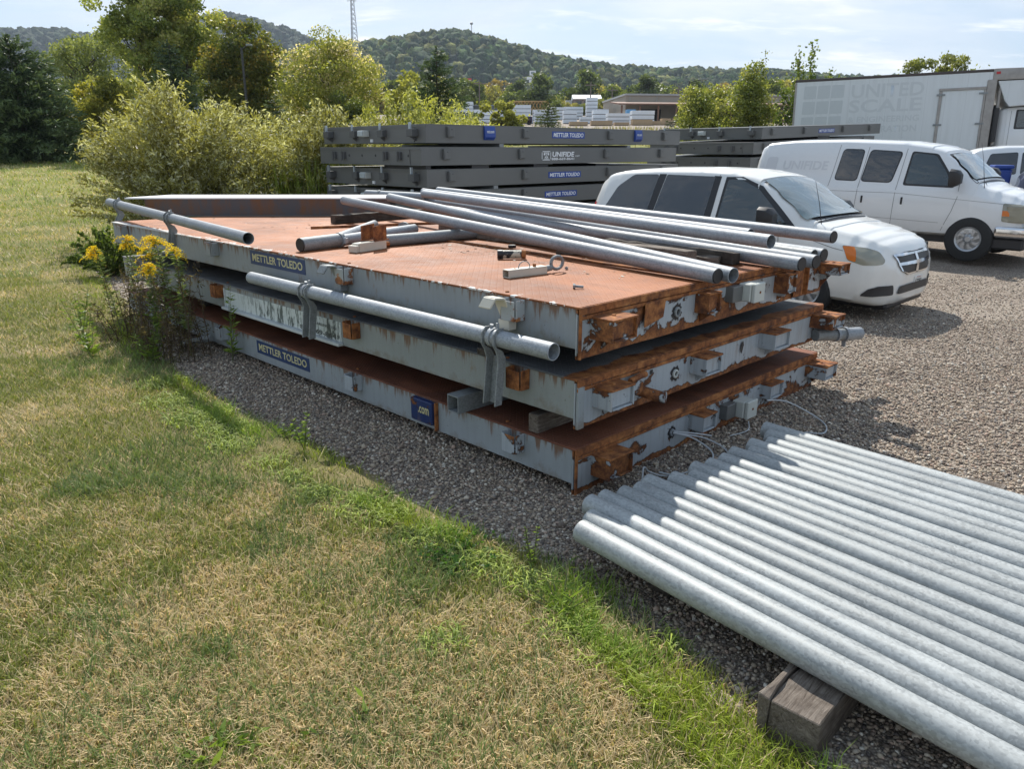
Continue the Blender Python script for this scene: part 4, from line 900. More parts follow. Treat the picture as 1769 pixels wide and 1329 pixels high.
def loft(stations, nx=70):
    """stations: x, zb, zsh, zt, w, wr  ; returns closed manifold bmesh data"""
    S = np.array(stations, float); S = S[np.argsort(S[:, 0])]
    xs = np.linspace(0, 1, nx); X = S[0, 0]+(S[-1, 0]-S[0, 0])*(.5-.5*np.cos(pi*xs))*.35+(S[-1, 0]-S[0, 0])*xs*.65
    X = np.unique(np.concatenate([X, S[:, 0]]))
    P = [np.interp(X, S[:, 0], S[:, k]) for k in range(1, 6)]
    for k in range(5):
        for _ in range(9):
            q = P[k].copy(); q[1:-1] = (P[k][:-2]+2*P[k][1:-1]+P[k][2:])/4; P[k] = q
    rings = []
    for i, x in enumerate(X):
        zb, zs, zt, w_, wr = [p[i] for p in P]; zm = zb+(zs-zb)*.45; rs = min(.07, (zt-zs)*.35)
        half = [(0, zb), (w_*.6, zb), (w_*.88, zb+.015), (w_*.96, zb+.06), (w_*.995, zb+(zs-zb)*.25), (w_, zm), (w_*.997, zb+(zs-zb)*.72), (w_*.985, zs-.04), (w_*.965, zs), (lerp(w_*.965, wr, .33), lerp(zs, zt-rs, .33)), (lerp(w_*.965, wr, .66), lerp(zs, zt-rs, .68)), (wr, zt-rs), (wr-.03, zt-rs*.45), (wr-.09, zt-rs*.16), (wr*.62, zt-.0), (wr*.3, zt+.012), (0, zt+.016)]
        ring = [(x, -a, b) for a, b in half]+[(x, a, b) for a, b in half[-2:0:-1]]
        rings.append([Vector(v) for v in ring])
    return rings
def cut_wheels(body, wheels, R_, wy):
    for (x, z, sgn) in wheels:
        b = MB(); Mx = Matrix.Translation((x, sgn*wy, z)) @ Matrix.Rotation(pi/2, 4, 'X')
        b.lathe([(.001, -.35), (R_, -.35), (R_, .35), (.001, .35)], 40, Mx); c = b.build('cut', M['trim'], None)
        m = body.modifiers.new('b', 'BOOLEAN'); m.object = c; m.operation = 'DIFFERENCE'; m.solver = 'EXACT'; m.material_mode = 'TRANSFER'
        dg = bpy.context.evaluated_depsgraph_get(); dg.update(); me = bpy.data.meshes.new_from_object(body.evaluated_get(dg))
        body.modifiers.clear(); body.data = me; bpy.data.objects.remove(c)
def refine_smooth(o, ang=32):
    me = o.data; bm = bmesh.new(); bm.from_mesh(me)
    for f in bm.faces: f.smooth = True
    for e in bm.edges: e.smooth = not (len(e.link_faces) == 2 and e.calc_face_angle(0) > radians(ang))
    bm.to_mesh(me); bm.free()
def rpoly(pts, r=.04, k=4):
    out = []; n = len(pts)
    for i in range(n):
        p = Vector(pts[i]).to_2d() if len(pts[i]) > 2 else Vector(pts[i]); a = Vector(pts[i-1])-p; b = Vector(pts[(i+1) % n])-p
        ra = min(r, a.length*.45); rb = min(r, b.length*.45); A = p+a.normalized()*ra; B = p+b.normalized()*rb
        for j in range(k+1):
            t = j/k; out.append(tuple((1-t)**2*A+2*t*(1-t)*p+t*t*B))
    return out
class Body:
    def __init__(s, o):
        s.o = o; bm = bmesh.new(); bm.from_mesh(o.data); bmesh.ops.triangulate(bm, faces=bm.faces[:]); s.bvh = BVHTree.FromBMesh(bm); bm.free()
    def patch(s, name, mat, parent, poly, view='side', off=.004, res=.06, origin=3.0, side=-1, label=None, thick=0.0, smooth=True, relax=0):
        """polygon in (x,z) for 'side', (y,z) for 'front', (x,y) for 'top', projected on the body"""
        bm = bmesh.new(); vs = [bm.verts.new((u, v, 0)) for u, v in poly]; bm.faces.new(vs)
        us = [p[0] for p in poly]; vv = [p[1] for p in poly]
        u = min(us)+res
        while u < max(us):
            bmesh.ops.bisect_plane(bm, geom=bm.verts[:]+bm.edges[:]+bm.faces[:], plane_co=(u, 0, 0), plane_no=(1, 0, 0)); u += res
        v = min(vv)+res
        while v < max(vv):
            bmesh.ops.bisect_plane(bm, geom=bm.verts[:]+bm.edges[:]+bm.faces[:], plane_co=(0, v, 0), plane_no=(0, 1, 0)); v += res
        nrm = {}
        for q in bm.verts:
            a, b = q.co.x, q.co.y
            if view == 'side': o_, d = Vector((a, side*origin, b)), Vector((0, -side, 0))
            elif view == 'diag': o_, d = Vector((2.2+a*.7071, side*(2.2-a*.7071), b)), Vector((-.7071, -side*.7071, 0))
            elif view == 'front': o_, d = Vector((origin, a, b)), Vector((-1, 0, 0))
            elif view == 'rear': o_, d = Vector((-9, a, b)), Vector((1, 0, 0))
            else: o_, d = Vector((a, b, 5)), Vector((0, 0, -1))
            hit, nn, _, _ = s.bvh.ray_cast(o_, d)
            if hit is None:
                hit, nn, _, _ = s.bvh.find_nearest(o_+d*(origin-.9))
            if nn.dot(d) > 0: nn = -nn
            q.co = hit+nn*off
        inner = [q for q in bm.verts if not q.is_boundary]
        for _ in range(relax): bmesh.ops.smooth_vert(bm, verts=inner, factor=.5, use_axis_x=True, use_axis_y=True, use_axis_z=True)
        if thick:
            bmesh.ops.recalc_face_normals(bm, faces=bm.faces[:])
        me = bpy.data.meshes.new(name); bm.to_mesh(me); bm.free(); me.materials.append(mat)
        if smooth:
            for p in me.polygons: p.use_smooth = True
        o = bpy.data.objects.new(name, me); COL.objects.link(o); o.parent = parent
        if label: o['label'] = label
        return o
    def line(s, name, mat, parent, pts, w_=.008, view='side', side=-1, off=.0025):
        poly = []; L_ = []; R_ = []
        for i, p in enumerate(pts):
            a = Vector(pts[max(i-1, 0)]); b = Vector(pts[min(i+1, len(pts)-1)]); d = (b-a).normalized(); n_ = Vector((-d.y, d.x))*w_/2
            L_.append(tuple(Vector(p)+n_)); R_.append(tuple(Vector(p)-n_))
        return s.patch(name, mat, parent, L_+R_[::-1], view, off, .12, side=side)
def wheel(parent, x, y, z, R_, W_, style, side):
    Mx = Matrix.Translation((x, y, z)) @ Matrix.Rotation(-side*pi/2, 4, 'X')
    rr = R_*.62 if style != 'van' else R_*.56
    b = MB(); b.lathe([(rr, -W_/2+.01), (R_*.88, -W_/2), (R_*.97, -W_/2+.02), (R_, -W_/2+.05), (R_, W_/2-.05), (R_*.97, W_/2-.02), (R_*.88, W_/2), (rr+.012, W_/2-.005), (rr, W_/2-.02)], 44, Mx, closed=True); t = b.build('wheel', M['rubber'], parent, smooth=True)
    b = MB(); b.lathe([(.001, -.02), (rr-.03, -.02), (rr-.012, W_/2-.03), (rr+.004, W_/2-.012), (rr+.004, W_/2-.04), (rr, -W_/2+.02), (.001, -W_/2+.02)], 40, Mx); rim = b.build('rim', M['trim'], t, smooth=True)
    b = MB(); h = W_/2
    if style == 'van':
        b.lathe([(.001, h-.012), (rr*.20, h-.012), (rr*.27, h-.03), (rr*.36, h-.045), (rr*.42, h-.05), (rr*.42, h-.058), (.001, h-.058)], 24, Mx)
        for k in range(8):
            a = 2*pi*k/8; pts = []
            for (r0, da) in ((.40, -.12), (.62, .05), (.86, .16), (.86, .62), (.62, .42), (.40, .36)): pts.append((rr*r0*cos(a+da), rr*r0*sin(a+da)))
            b.prism(pts, 'z', h-.055, h-.035, Mx)
        b.lathe([(rr*.84, h-.05), (rr*.86, h-.028), (rr*.98, h-.012), (rr*1.0, h-.018), (rr*.98, h-.05)], 40, Mx)
        for k in range(8):
            a = 2*pi*k/8+.2; b.lathe([(rr*.035, h-.045), (rr*.035, h-.028), (.001, h-.026)], 8, Mx @ Matrix.Translation((rr*.33*cos(a), rr*.33*sin(a), 0)))
    else:
        b.lathe([(.001, h-.02), (rr*.18, h-.02), (rr*.22, h-.04), (rr*.22, h-.05), (.001, h-.05)], 24, Mx)
        for k in range(7):
            a = 2*pi*k/7; pts = [(rr*.18*cos(a-.5), rr*.18*sin(a-.5)), (rr*.92*cos(a-.12), rr*.92*sin(a-.12)), (rr*.92*cos(a+.12), rr*.92*sin(a+.12)), (rr*.18*cos(a+.5), rr*.18*sin(a+.5))]
            b.prism(pts, 'z', h-.045, h-.028, Mx)
        b.lathe([(rr*.86, h-.05), (rr*.88, h-.026), (rr*.99, h-.014), (rr*.99, h-.05)], 40, Mx)
    b.build('hubcap', M['wheelm'], t, smooth=True, angle=30)
    return t
def mirror(parent, x, y, z, s=1.0, side=-1, h=.17):
    b = MB(); b.rings([[Vector((x+dx*s, y+side*(.10+dy)*1.0, z+dz*s)) for (dx, dy, dz) in ring] for ring in
        ([(-.03, 0, -h*.4), (-.03, .20, -h*.5), (-.03, .24, -h*.2), (-.03, .24, h*.4), (-.03, .18, h*.55), (-.03, .0, h*.5)], [(.06, .01, -h*.4), (.06, .19, -h*.45), (.06, .22, -h*.2), (.06, .22, h*.35), (.06, .17, h*.48), (.06, .01, h*.45)], [(.11, .04, -h*.25), (.11, .15, -h*.25), (.11, .17, -h*.1), (.11, .17, h*.15), (.11, .14, h*.25), (.11, .04, h*.22)])])
    b.box(x-.02, x+.03, y+side*.12 if side < 0 else y, y if side < 0 else y+.12, z-.05*s, z+.0)
    return b.build('wing_mirror', M['trim'], parent, bevel=.01, seg=2, smooth=True)
# --- minivan
def minivan():
    t = thing('minivan', 'white minivan parked beside the rusty decks, cross-bar grille, tinted rear windows', 'minivan', (4.2, 10.0, 0), radians(-46))
    st = [(-3.56, .42, .72, .92, .60, .50), (-3.52, .34, .85, 1.10, .80, .66), (-3.46, .28, 1.02, 1.34, .88, .68), (-3.36, .25, 1.06, 1.52, .915, .68), (-3.24, .24, 1.07, 1.64, .92, .68), (-3.0, .24, 1.07, 1.685, .93, .70), (-2.4, .22, 1.065, 1.725, .935, .715), (-1.6, .22, 1.05, 1.735, .935, .72), (-1.1, .22, 1.04, 1.715, .935, .715), (-.72, .22, 1.04, 1.64, .935, .70), (-.45, .22, 1.035, 1.46, .93, .74), (-.1, .22, 1.02, 1.235, .93, .80), (.1, .22, 1.0, 1.125, .93, .82), (.3, .22, .94, 1.085, .925, .80), (.6, .21, .86, 1.02, .918, .76), (.80, .20, .80, .955, .905, .72), (.92, .19, .76, .90, .87, .68), (.97, .19, .72, .86, .80, .61), (1.02, .20, .67, .81, .69, .50), (1.055, .22, .60, .74, .52, .36), (1.075, .27, .50, .62, .34, .22)]
    b = MB(); b.rings(loft(st)); o = b.build('body', [M['wpaint2'], M['trim']], t)
    cut_wheels(o, [(.12, .33, -1), (.12, .33, 1), (-2.80, .33, -1), (-2.80, .33, 1)], .39, .95); refine_smooth(o, 40); B = Body(o)
    for sd in (-1, 1):
        B.patch('side_window', M['tint'], t, rpoly([(-3.16, 1.14), (-2.98, 1.46), (-2.72, 1.635), (-2.27, 1.645), (-2.36, 1.09)], .05), side=sd, off=.005)
        B.patch('window_pillar', M['trim'], t, [(-2.37, 1.08), (-2.27, 1.65), (-2.15, 1.65), (-2.26, 1.08)], side=sd, off=.003)
        B.patch('side_window', M['tint'], t, rpoly([(-2.25, 1.085), (-2.14, 1.645), (-1.36, 1.635), (-1.41, 1.065)], .03), side=sd, off=.006)
        B.patch('window_pillar', M['trim'], t, [(-1.42, 1.06), (-1.38, 1.645), (-1.27, 1.64), (-1.31, 1.06)], side=sd, off=.003)
        dw = B.patch('door_window', M['glass'], t, rpoly([(-1.20, 1.07), (-1.16, 1.60), (-.98, 1.605), (-.72, 1.50), (-.20, 1.065)], .03), side=sd, off=.006)
        B.patch('window_trim', M['trim'], dw, [(-1.235, 1.05), (-1.20, 1.635), (-.97, 1.64), (-.67, 1.53), (-.08, 1.045)], side=sd, off=.003)
        B.line('door_seam', M['seamg'], t, [(-1.30, 1.66), (-1.31, 1.08), (-1.28, .9), (-1.26, .32)], side=sd); B.line('door_seam', M['seamg'], t, [(-.30, 1.04), (-.28, .8), (-.38, .35)], side=sd); B.line('door_seam', M['seamg'], t, [(-2.32, 1.1), (-2.36, .75)], side=sd)
        B.line('hood_seam', M['seamg'], t, [(.02, .96), (.4, .86), (.78, .79)], side=sd)
        hl = B.patch('headlight', M['lens'], t, rpoly([(-.27, .895), (-.22, .73), (-.08, .685), (.13, .70), (.17, .745), (.10, .84), (-.02, .875)], .025), 'diag', side=sd, off=.006, res=.03)
        B.patch('indicator', M['amber'], hl, rpoly([(-.265, .885), (-.22, .74), (-.145, .715), (-.145, .885)], .02), 'diag', side=sd, off=.009, res=.03)
        B.patch('tail_light', M['red'], t, rpoly([(-3.50, .95), (-3.42, 1.22), (-3.33, 1.22), (-3.36, .9)], .03), side=sd, off=.006)
        mirror(t, -.40, sd*.92, 1.17, 1.3, sd, .20)
        for x in (.12, -2.80): wheel(t, x, sd*.83, .325, .325, .21, 'mini', sd)
        B.patch('fog_recess', M['trim'], t, rpoly([(-.08, .33), (.0, .42), (.10, .45), (.32, .45), (.34, .33)], .03), 'diag', side=sd, off=.014, relax=6)
    B.patch('windshield', M['wshield'], t, rpoly([(-.70, -.64), (-.70, .64), (.03, .80), (.07, .3), (.08, 0), (.07, -.3), (.03, -.80)], .06), 'top', .026, relax=8)
    B.patch('cowl', M['trim'], t, rpoly([(.02, -.74), (.02, .74), (.12, .70), (.15, 0), (.12, -.70)], .03), 'top', .003)
    B.patch('cowl', M['trim'], t, [(-.70, -.64), (-.70, .64), (-.665, .64), (-.665, -.64)], 'top', .004)
    g = B.patch('grille', M['trim'], t, rpoly([(-.56, .79), (-.44, .60), (-.28, .545), (.28, .545), (.44, .60), (.56, .79), (.3, .81), (-.3, .81)], .03), 'front', .008, .04)
    for pl in ([(-.57, .80), (.57, .80), (.57, .775), (-.57, .775)], [(-.50, .70), (.50, .70), (.50, .665), (-.50, .665)], [(-.035, .80), (.035, .80), (.04, .55), (-.04, .55)], [(-.44, .60), (-.28, .55), (.28, .55), (.44, .60), (.28, .57), (-.28, .57)], [(-.57, .79), (-.44, .60), (-.41, .60), (-.535, .79)], [(.57, .79), (.44, .60), (.41, .60), (.535, .79)]):
        B.patch('chrome_bar', M['chrome'], g, pl, 'front', .016, .05)
    B.patch('lower_grille', M['trim'], t, rpoly([(-.50, .335), (-.46, .43), (.46, .43), (.50, .335)], .03), 'front', .014, .05, relax=6)
    b = MB(); b.box(1.066, 1.084, -.02, .25, .37, .50); p_ = b.build('number_plate', M['plate_w'], t, bevel=.004)
    Mx = Matrix(((0, 0, 1, 1.0855), (1, 0, 0, .115), (0, 1, 0, .43), (0, 0, 0, 1))); text_mesh('1Z293', .20, .06, 'lettering', M['seam'], p_, Mx, .02)
    Mx = Matrix(((0, 0, 1, 1.0855), (1, 0, 0, .115), (0, 1, 0, .484), (0, 0, 0, 1))); text_mesh('Wisconsin', .12, .016, 'lettering', M['red'], p_, Mx, .01)
    b = MB(); b.tube([(.16, -.72, 1.07), (.10, -.725, 1.35), (.02, -.73, 1.62)], [.006, .004, .002], 6); b.build('aerial', M['trim'], t)
    for s_ in (-.5, .12):
        b = MB(); b.tube([(.10, s_, 1.145), (-.02, s_+.25, 1.215), (-.06, s_+.48, 1.24)], .008, 6); b.build('wiper', M['trim'], t)
    b = MB(); b.box(-3.0, .6, -.7, .7, .16, .24); b.box(.5, 1.0, -.6, .6, .14, .24); b.build('underside', M['trim'], t, bevel=.03)
minivan()
# --- cargo van
def van():
    t = thing('cargo_van', 'white cargo van with faded side lettering, dark mirror and chrome bumper', 'van', (8.79, 14.08, .1), radians(-46)); t.rotation_euler = (0, 0, radians(-46))
    st = [(-4.42, .48, 1.0, 1.5, .80, .62), (-4.38, .42, 1.16, 1.80, .90, .68), (-4.30, .40, 1.22, 1.96, .95, .72), (-4.15, .40, 1.24, 2.04, .96, .75), (-3.6, .40, 1.24, 2.085, .965, .77), (-2.5, .40, 1.24, 2.09, .965, .775), (-1.4, .40, 1.22, 2.04, .965, .77), (-.95, .40, 1.21, 1.97, .965, .755), (-.72, .40, 1.21, 1.90, .965, .75), (-.5, .40, 1.20, 1.70, .96, .78), (-.28, .40, 1.19, 1.50, .955, .82), (-.10, .40, 1.16, 1.35, .95, .84), (.0, .40, 1.12, 1.28, .95, .83), (.25, .42, 1.05, 1.22, .94, .80), (.5, .45, 1.00, 1.15, .93, .78), (.62, .48, .98, 1.08, .91, .76), (.68, .52, .92, 1.0, .84, .70)]
    b = MB(); b.rings(loft(st)); o = b.build('body', [M['wpaint'], M['trim']], t)
    cut_wheels(o, [(-.08, .42, -1), (-.08, .42, 1), (-3.1, .42, -1), (-3.1, .42, 1)], .50, .95); refine_smooth(o, 40); B = Body(o)
    for sd in (-1, 1):
        for pl, nm_ in (([(-2.60, 1.35), (-2.52, 1.90), (-2.13, 1.89), (-2.18, 1.34)], 'side_window'), ([(-2.08, 1.335), (-2.0, 1.885), (-1.44, 1.85), (-1.54, 1.325)], 'side_window')):
            w_ = B.patch(nm_, M['tint'], t, rpoly(pl, .07), side=sd, off=.007)
            c_ = Vector((sum(p[0] for p in pl)/4, sum(p[1] for p in pl)/4)); B.patch('window_trim', M['trim'], w_, rpoly([tuple(c_+(Vector(p)-c_)*1.07) for p in pl], .08), side=sd, off=.003)
        w_ = B.patch('door_window', M['glass'], t, rpoly([(-1.28, 1.30), (-1.24, 1.845), (-.86, 1.80), (-.62, 1.50), (-.50, 1.28)], .05), side=sd, off=.007)
        B.patch('window_trim', M['trim'], w_, rpoly([(-1.32, 1.27), (-1.27, 1.875), (-.83, 1.83), (-.58, 1.51), (-.44, 1.25)], .05), side=sd, off=.003)
        for l_ in ([(-2.60, 1.99), (-2.66, 1.5), (-2.72, 1.12), (-2.74, .5)], [(-2.05, 1.95), (-2.12, 1.2), (-2.15, .48)], [(-1.36, 1.92), (-1.42, 1.2), (-1.43, .47)], [(-.40, 1.62), (-.36, 1.1), (-.42, .85), (-.55, .5)]): B.line('door_seam', M['seamg'], t, l_, .009, side=sd)
        B.line('body_crease', M['seamg'], t, [(-4.2, 1.14), (-1.4, 1.13), (.5, 1.0)], .006, side=sd); B.line('body_crease', M['seamg'], t, [(-2.7, .70), (-.6, .64)], .006, side=sd)
        for x in (-2.03, -1.30):
            b = MB(); b.box(x, x+.035, sd*.962-.012, sd*.962+.012, .93, 1.06); b.build('door_handle', M['trim'], t, bevel=.006)
        hl = B.patch('headlight', M['lens'], t, rpoly([(.36, 1.02), (.38, .72), (.62, .70), (.64, 1.0)], .03), side=sd, off=.007, res=.04)
        b = MB(); b.box(.42, .72, min(sd*.935, sd*.60), max(sd*.935, sd*.60), .70, 1.0); b.build('headlight_housing', M['lens'], hl, bevel=.03, seg=2)
        B.patch('indicator', M['amber'], hl, [(.37, .90), (.375, .81), (.50, .81), (.50, .90)], side=sd, off=.010, res=.05)
        mirror(t, -.42, sd*.93, 1.42, 1.25, sd, .24)
        for x in (-.08, -3.1): wheel(t, x, sd*.85, .385, .39, .24, 'van', sd)
        for z0 in (.995,): pass
    Bw = B.patch('windshield', M['wshield'], t, rpoly([(-.64, -.68), (-.64, .68), (-.15, .80), (-.13, 0), (-.15, -.80)], .05), 'top', .022, relax=8)
    B.patch('windshield_trim', M['trim'], Bw, rpoly([(-.68, -.70), (-.68, .70), (-.10, .83), (-.06, 0), (-.10, -.83)], .05), 'top', .004)
    b = MB(); b.box(.30, .82, -.97, .97, .44, .64); b.build('front_bumper', M['chrome'], t, bevel=.05, seg=3, smooth=True)
    b = MB(); b.box(.25, .76, -.90, .90, .24, .438); b.build('bumper_valance', M['trim'], t, bevel=.03)
    b = MB(); b.box(.60, .72, -.60, .60, .68, .98); b.build('grille', M['trim'], t, bevel=.02)
    b = MB(); b.box(-4.0, .3, -.75, .75, .28, .42); b.box(-.9, -2.9, -.80, -.55, .22, .30); b.build('underside', M['trim'], t)
    b = MB(); b.tube([(-2.6, -.86, .24), (-.75, -.86, .24)], .05, 10); b.build('side_step', M['galv_o'], t, smooth=True)
    b = MB(); b.tube([(.0, -.80, 1.26), (-.08, -.81, 1.7), (-.16, -.82, 2.02)], [.006, .004, .002], 6); b.build('aerial', M['trim'], t)
    for s_ in (-.62, .05):
        b = MB(); b.tube([(-.02, s_, 1.30), (-.14, s_+.3, 1.385), (-.17, s_+.55, 1.41)], .009, 6); b.build('wiper', M['trim'], t)
    ghost = plain('faded_logo', (.62, .63, .64), .4, var=.02)
    Mx = Matrix(((1, 0, 0, -3.25), (0, 0, -1, -.9), (0, 1, 0, 1.60), (0, 0, 0, 1)))
    tx = text_mesh('UNIFIDE', .95, .17, 'faded_lettering', ghost, t, Mx, .02, .1)
    for v in tx.data.vertices:
        h_, nn, _, _ = B.bvh.ray_cast(Vector((v.co.x, -3, v.co.z)), Vector((0, 1, 0))); v.co.y = h_.y-.003
    B.patch('faded_badge', ghost, t, rpoly([(-4.12, 1.45), (-4.10, 1.75), (-3.86, 1.76), (-3.88, 1.45)], .06), off=.003)
van()
# --- box truck
def truck():
    A = Vector((10.435, 29.5)); yaw = radians(-23.9); zt = 4.47; t = thing('box_truck', 'white box truck with faded lettering and a framed side door behind the van', 'truck', (A.x, A.y, tzf(0, 28)), yaw); g0 = t.location.z
    t.rotation_euler = (0, -.024, yaw)
    h = zt-g0; L_ = 6.2; W_ = 2.4; fl = h-2.65
    n = NT('dirty_white_box'); z = n.sep(n.obj)[2]; s = n.ramp(n.noise(1.0, 6, .6, n.map(n.obj, (9, 9, .5))), [(.45, 0), (.85, 1)]); xx = n.sep(n.obj)[0]; ln = n.math('LESS_THAN', n.math('FRACT', n.math('DIVIDE', xx, .61)), .014); c = n.mix(n.math('MULTIPLY', s, .3), (.66, .69, .70), (.42, .43, .42)); c = n.mix(n.math('MULTIPLY', ln, .35), c, (.3, .3, .3)); n.bsdf(c, .45, 0, n.bump(n.noise(.9, 3, .5), .3, .05)); bw = n.mat
    grime = plain('grimy_aluminium', (.33, .31, .29), .5, .2, var=.35, nscale=5); dark = plain('dark_roof_rail', (.07, .055, .05), .7, var=.4)
    b = MB(); b.box(0, L_, 0, W_, fl, h-.09); b.build('box_body', bw, t)
    b = MB(); b.box(-.02, L_, -.015, W_+.015, h-.0895, h); b.build('roof_rail', dark, t, bevel=.01)
    b = MB(); b.prism([(0, h-.36), (1.6, h-.36), (1.75, h-.28), (1.75, h-.12), (1.5, h-.02), (.2, h+.01), (0, h+.01)], 'y', -.02, W_+.02, Matrix.Translation((L_+.001, 0, 0))); b.build('front_cap', grime, t, bevel=.03, seg=2, smooth=True)
    b = MB(); b.box(L_+.08, L_+.20, -.028, -.02, h-.17, h-.09); b.build('marker_light', M['red'], t)
    b = MB(); b.box(L_-.14, L_+.14, -.03, .05, fl, h-.33); b.build('corner_post', grime, t, bevel=.02); b = MB(); b.box(-.02, .05, -.02, .04, fl, h-.095); b.build('corner_post', grime, t, bevel=.02)
    # side door and its frame
    b = MB(); b.box(4.78, 6.0, -.012, -.0005, fl+.1, h-.66); d = b.build('side_door', bw, t, bevel=.004)
    b = MB(); b.box(4.66, 6.06, -.045, -.0005, h-.62, h-.54); b.box(4.68, 4.77, -.040, -.0005, fl, h-.63); b.box(6.005, 6.06, -.040, -.0005, fl, h-.63); b.build('door_frame', grime, d, bevel=.006)
    b = MB(); b.prism([(0.02, h-.38), (1.2, h-.38), (1.7, h-1.0), (1.9, 2.5), (.45, 2.42), (.30, 2.6)], 'y', .02, W_-.02, Matrix.Translation((L_+.15, 0, 0))); b.build('wind_deflector', bw, t, bevel=.03, seg=2)
    for z_ in (h-.78, h-1.75):
        for x0 in (4.60, 5.86):
            b = MB(); b.box(x0, x0+.26, -.055, -.0455, z_, z_+.06); b.build('hinge', M['galv_o'], d)
    ghost = plain('ghost_lettering', (.575, .605, .615), .5, var=.02); g2 = plain('ghost_squares', (.54, .575, .585), .5, var=.06)
    zl = lambda z_: z_-g0-0.0
    k = 0
    for r_ in range(3):
        for c_ in range(3):
            x0 = .30-.015*r_+.465*c_; z1 = h-.24-.53*r_; b = MB(); poly = rpoly([(x0, z1-.44), (x0+.42, z1-.44), (x0+.43, z1), (x0+.01, z1)], .04); b.prism(poly, 'y', -.003, -.0005); b.build('ghost_square', g2, t)
    face_text('UNITED', 1.90, 4.20, h-.72, h-.27, 'ghost_lettering', ghost, t, y=-.003, bold=.02); face_text('SCALE', 1.86, 4.18, h-1.22, h-.78, 'ghost_lettering', ghost, t, y=-.003, bold=.02)
    face_text('& ENGINEERING', 1.86, 4.15, h-1.55, h-1.35, 'ghost_lettering', ghost, t, y=-.003, bold=.02); face_text('CORPORATION', 1.90, 4.10, h-1.90, h-1.68, 'ghost_lettering', ghost, t, y=-.003, bold=.02)
    # cab
    st = [(6.55, 1.0, 1.7, 2.30, .9, .85), (6.6, .7, 1.7, 2.38, 1.0, .92), (6.8, .6, 1.7, 2.42, 1.05, .95), (7.6, .6, 1.7, 2.45, 1.05, .95), (8.1, .6, 1.65, 2.30, 1.05, .92), (8.45, .6, 1.55, 1.75, 1.03, .9), (9.6, .6, 1.35, 1.50, .98, .85), (9.8, .7, 1.2, 1.3, .9, .8)]
    b = MB(); b.rings([[v+Vector((0, W_/2, 0)) for v in r_] for r_ in loft(st, 30)]); cab = b.build('cab', M['wpaint'], t, smooth=True)
    B = Body(cab)
    w_ = B.patch('cab_window', M['glass'], t, rpoly([(7.10, 1.75), (7.12, 2.28), (7.9, 2.25), (8.1, 1.75)], .05), off=.01); B.patch('window_trim', M['trim'], w_, rpoly([(7.04, 1.70), (7.06, 2.33), (7.95, 2.30), (8.18, 1.70)], .05), off=.005)
    B.line('door_seam', M['seamg'], t, [(6.92, 2.3), (6.90, .8)], .012)
    b = MB(); b.tube([(6.47, .12, 1.2), (6.47, .12, 2.9), (6.50, .12, 3.15), (6.58, .10, 3.22)], .055, 14); b.build('exhaust_pipe', grime, t, smooth=True)
    b = MB(); b.box(6.36, 6.52, .25, 2.1, .9, 2.5); b.tube([(6.45, .02, 1.3), (6.45, .02, 2.4)], .09, 14); b.build('exhaust_shield', M['trim'], t)
    b = MB(); b.box(.1, 9.4, .75, .95, .55, .8); b.box(.1, 9.4, 1.45, 1.65, .55, .8); b.build('chassis', M['trim'], t)
    for x in (1.3, 9.0):
        for sd, y in ((-1, .25), (1, W_-.25)): wheel(t, x, y, .45, .45, .26, 'van', sd)
truck()
# --- white pickup-like vehicle and dark vehicle behind the van, blue bin
def suv(loc, yaw, label, paint, s=1.0, name='suv'):
    t = thing(name, label, 'car', loc, yaw)
    st = [(-3.5, .5, .9, 1.1, .7, .6), (-3.42, .4, 1.05, 1.4, .88, .7), (-3.2, .35, 1.08, 1.68, .92, .70), (-2.6, .33, 1.08, 1.76, .94, .72), (-1.4, .33, 1.06, 1.76, .94, .72), (-.8, .33, 1.05, 1.66, .94, .72), (-.3, .33, 1.05, 1.30, .93, .80), (-.05, .33, 1.02, 1.12, .93, .82), (.6, .35, .95, 1.05, .9, .78), (.85, .4, .85, .95, .82, .7), (.95, .45, .7, .8, .6, .5)]
    b = MB(); b.rings(loft(st, 40)); o = b.build('body', [paint, M['trim']], t); cut_wheels(o, [(0, .36, -1), (-2.75, .36, -1)], .42, .95); refine_smooth(o, 40); B = Body(o)
    for pl in ([(-3.0, 1.13), (-2.85, 1.58), (-2.3, 1.62), (-2.3, 1.12)], [(-2.22, 1.12), (-2.22, 1.62), (-1.35, 1.62), (-1.35, 1.11)], [(-1.27, 1.11), (-1.27, 1.62), (-.95, 1.58), (-.42, 1.12)]): B.patch('side_window', M['tint'], t, rpoly(pl, .05), off=.006)
    B.patch('windshield', M['wshield'], t, rpoly([(-.72, -.62), (-.72, .62), (-.08, .76), (-.08, -.76)], .05), 'top', .006)
    for x in (0, -2.75):
        for sd in (-1, 1): wheel(t, x, sd*.83, .36, .36, .23, 'van', sd)
    return t
suv((14.2, 18.1, tzf(0, 17.6)+.12), radians(-24), 'white vehicle with dark windows glimpsed behind the cargo van at the right edge', M['wpaint'])
suv((13.75, 14.9, tzf(0, 15)), radians(-30), 'dark blue vehicle partly hidden behind the cargo van hood', M['navy_paint'])
def bin_():
    t = thing('blue_bin', 'blue plastic bin seen past the van windshield', 'bin', (10.68, 17.1, tzf(0, 17.1)), radians(-20))
    m = plain('blue_plastic', (.015, .05, .26), .45)
    b = MB(); b.rings([[(-.13, -.2, 0), (.13, -.2, 0), (.13, .2, 0), (-.13, .2, 0)], [(-.17, -.24, 1.42), (.17, -.24, 1.42), (.17, .24, 1.42), (-.17, .24, 1.42)]]); b.build('body', m, t, bevel=.03)
    b = MB(); b.box(-.19, .19, -.26, .26, 1.422, 1.50); b.build('lid', m, t, bevel=.03, seg=2)
bin_()
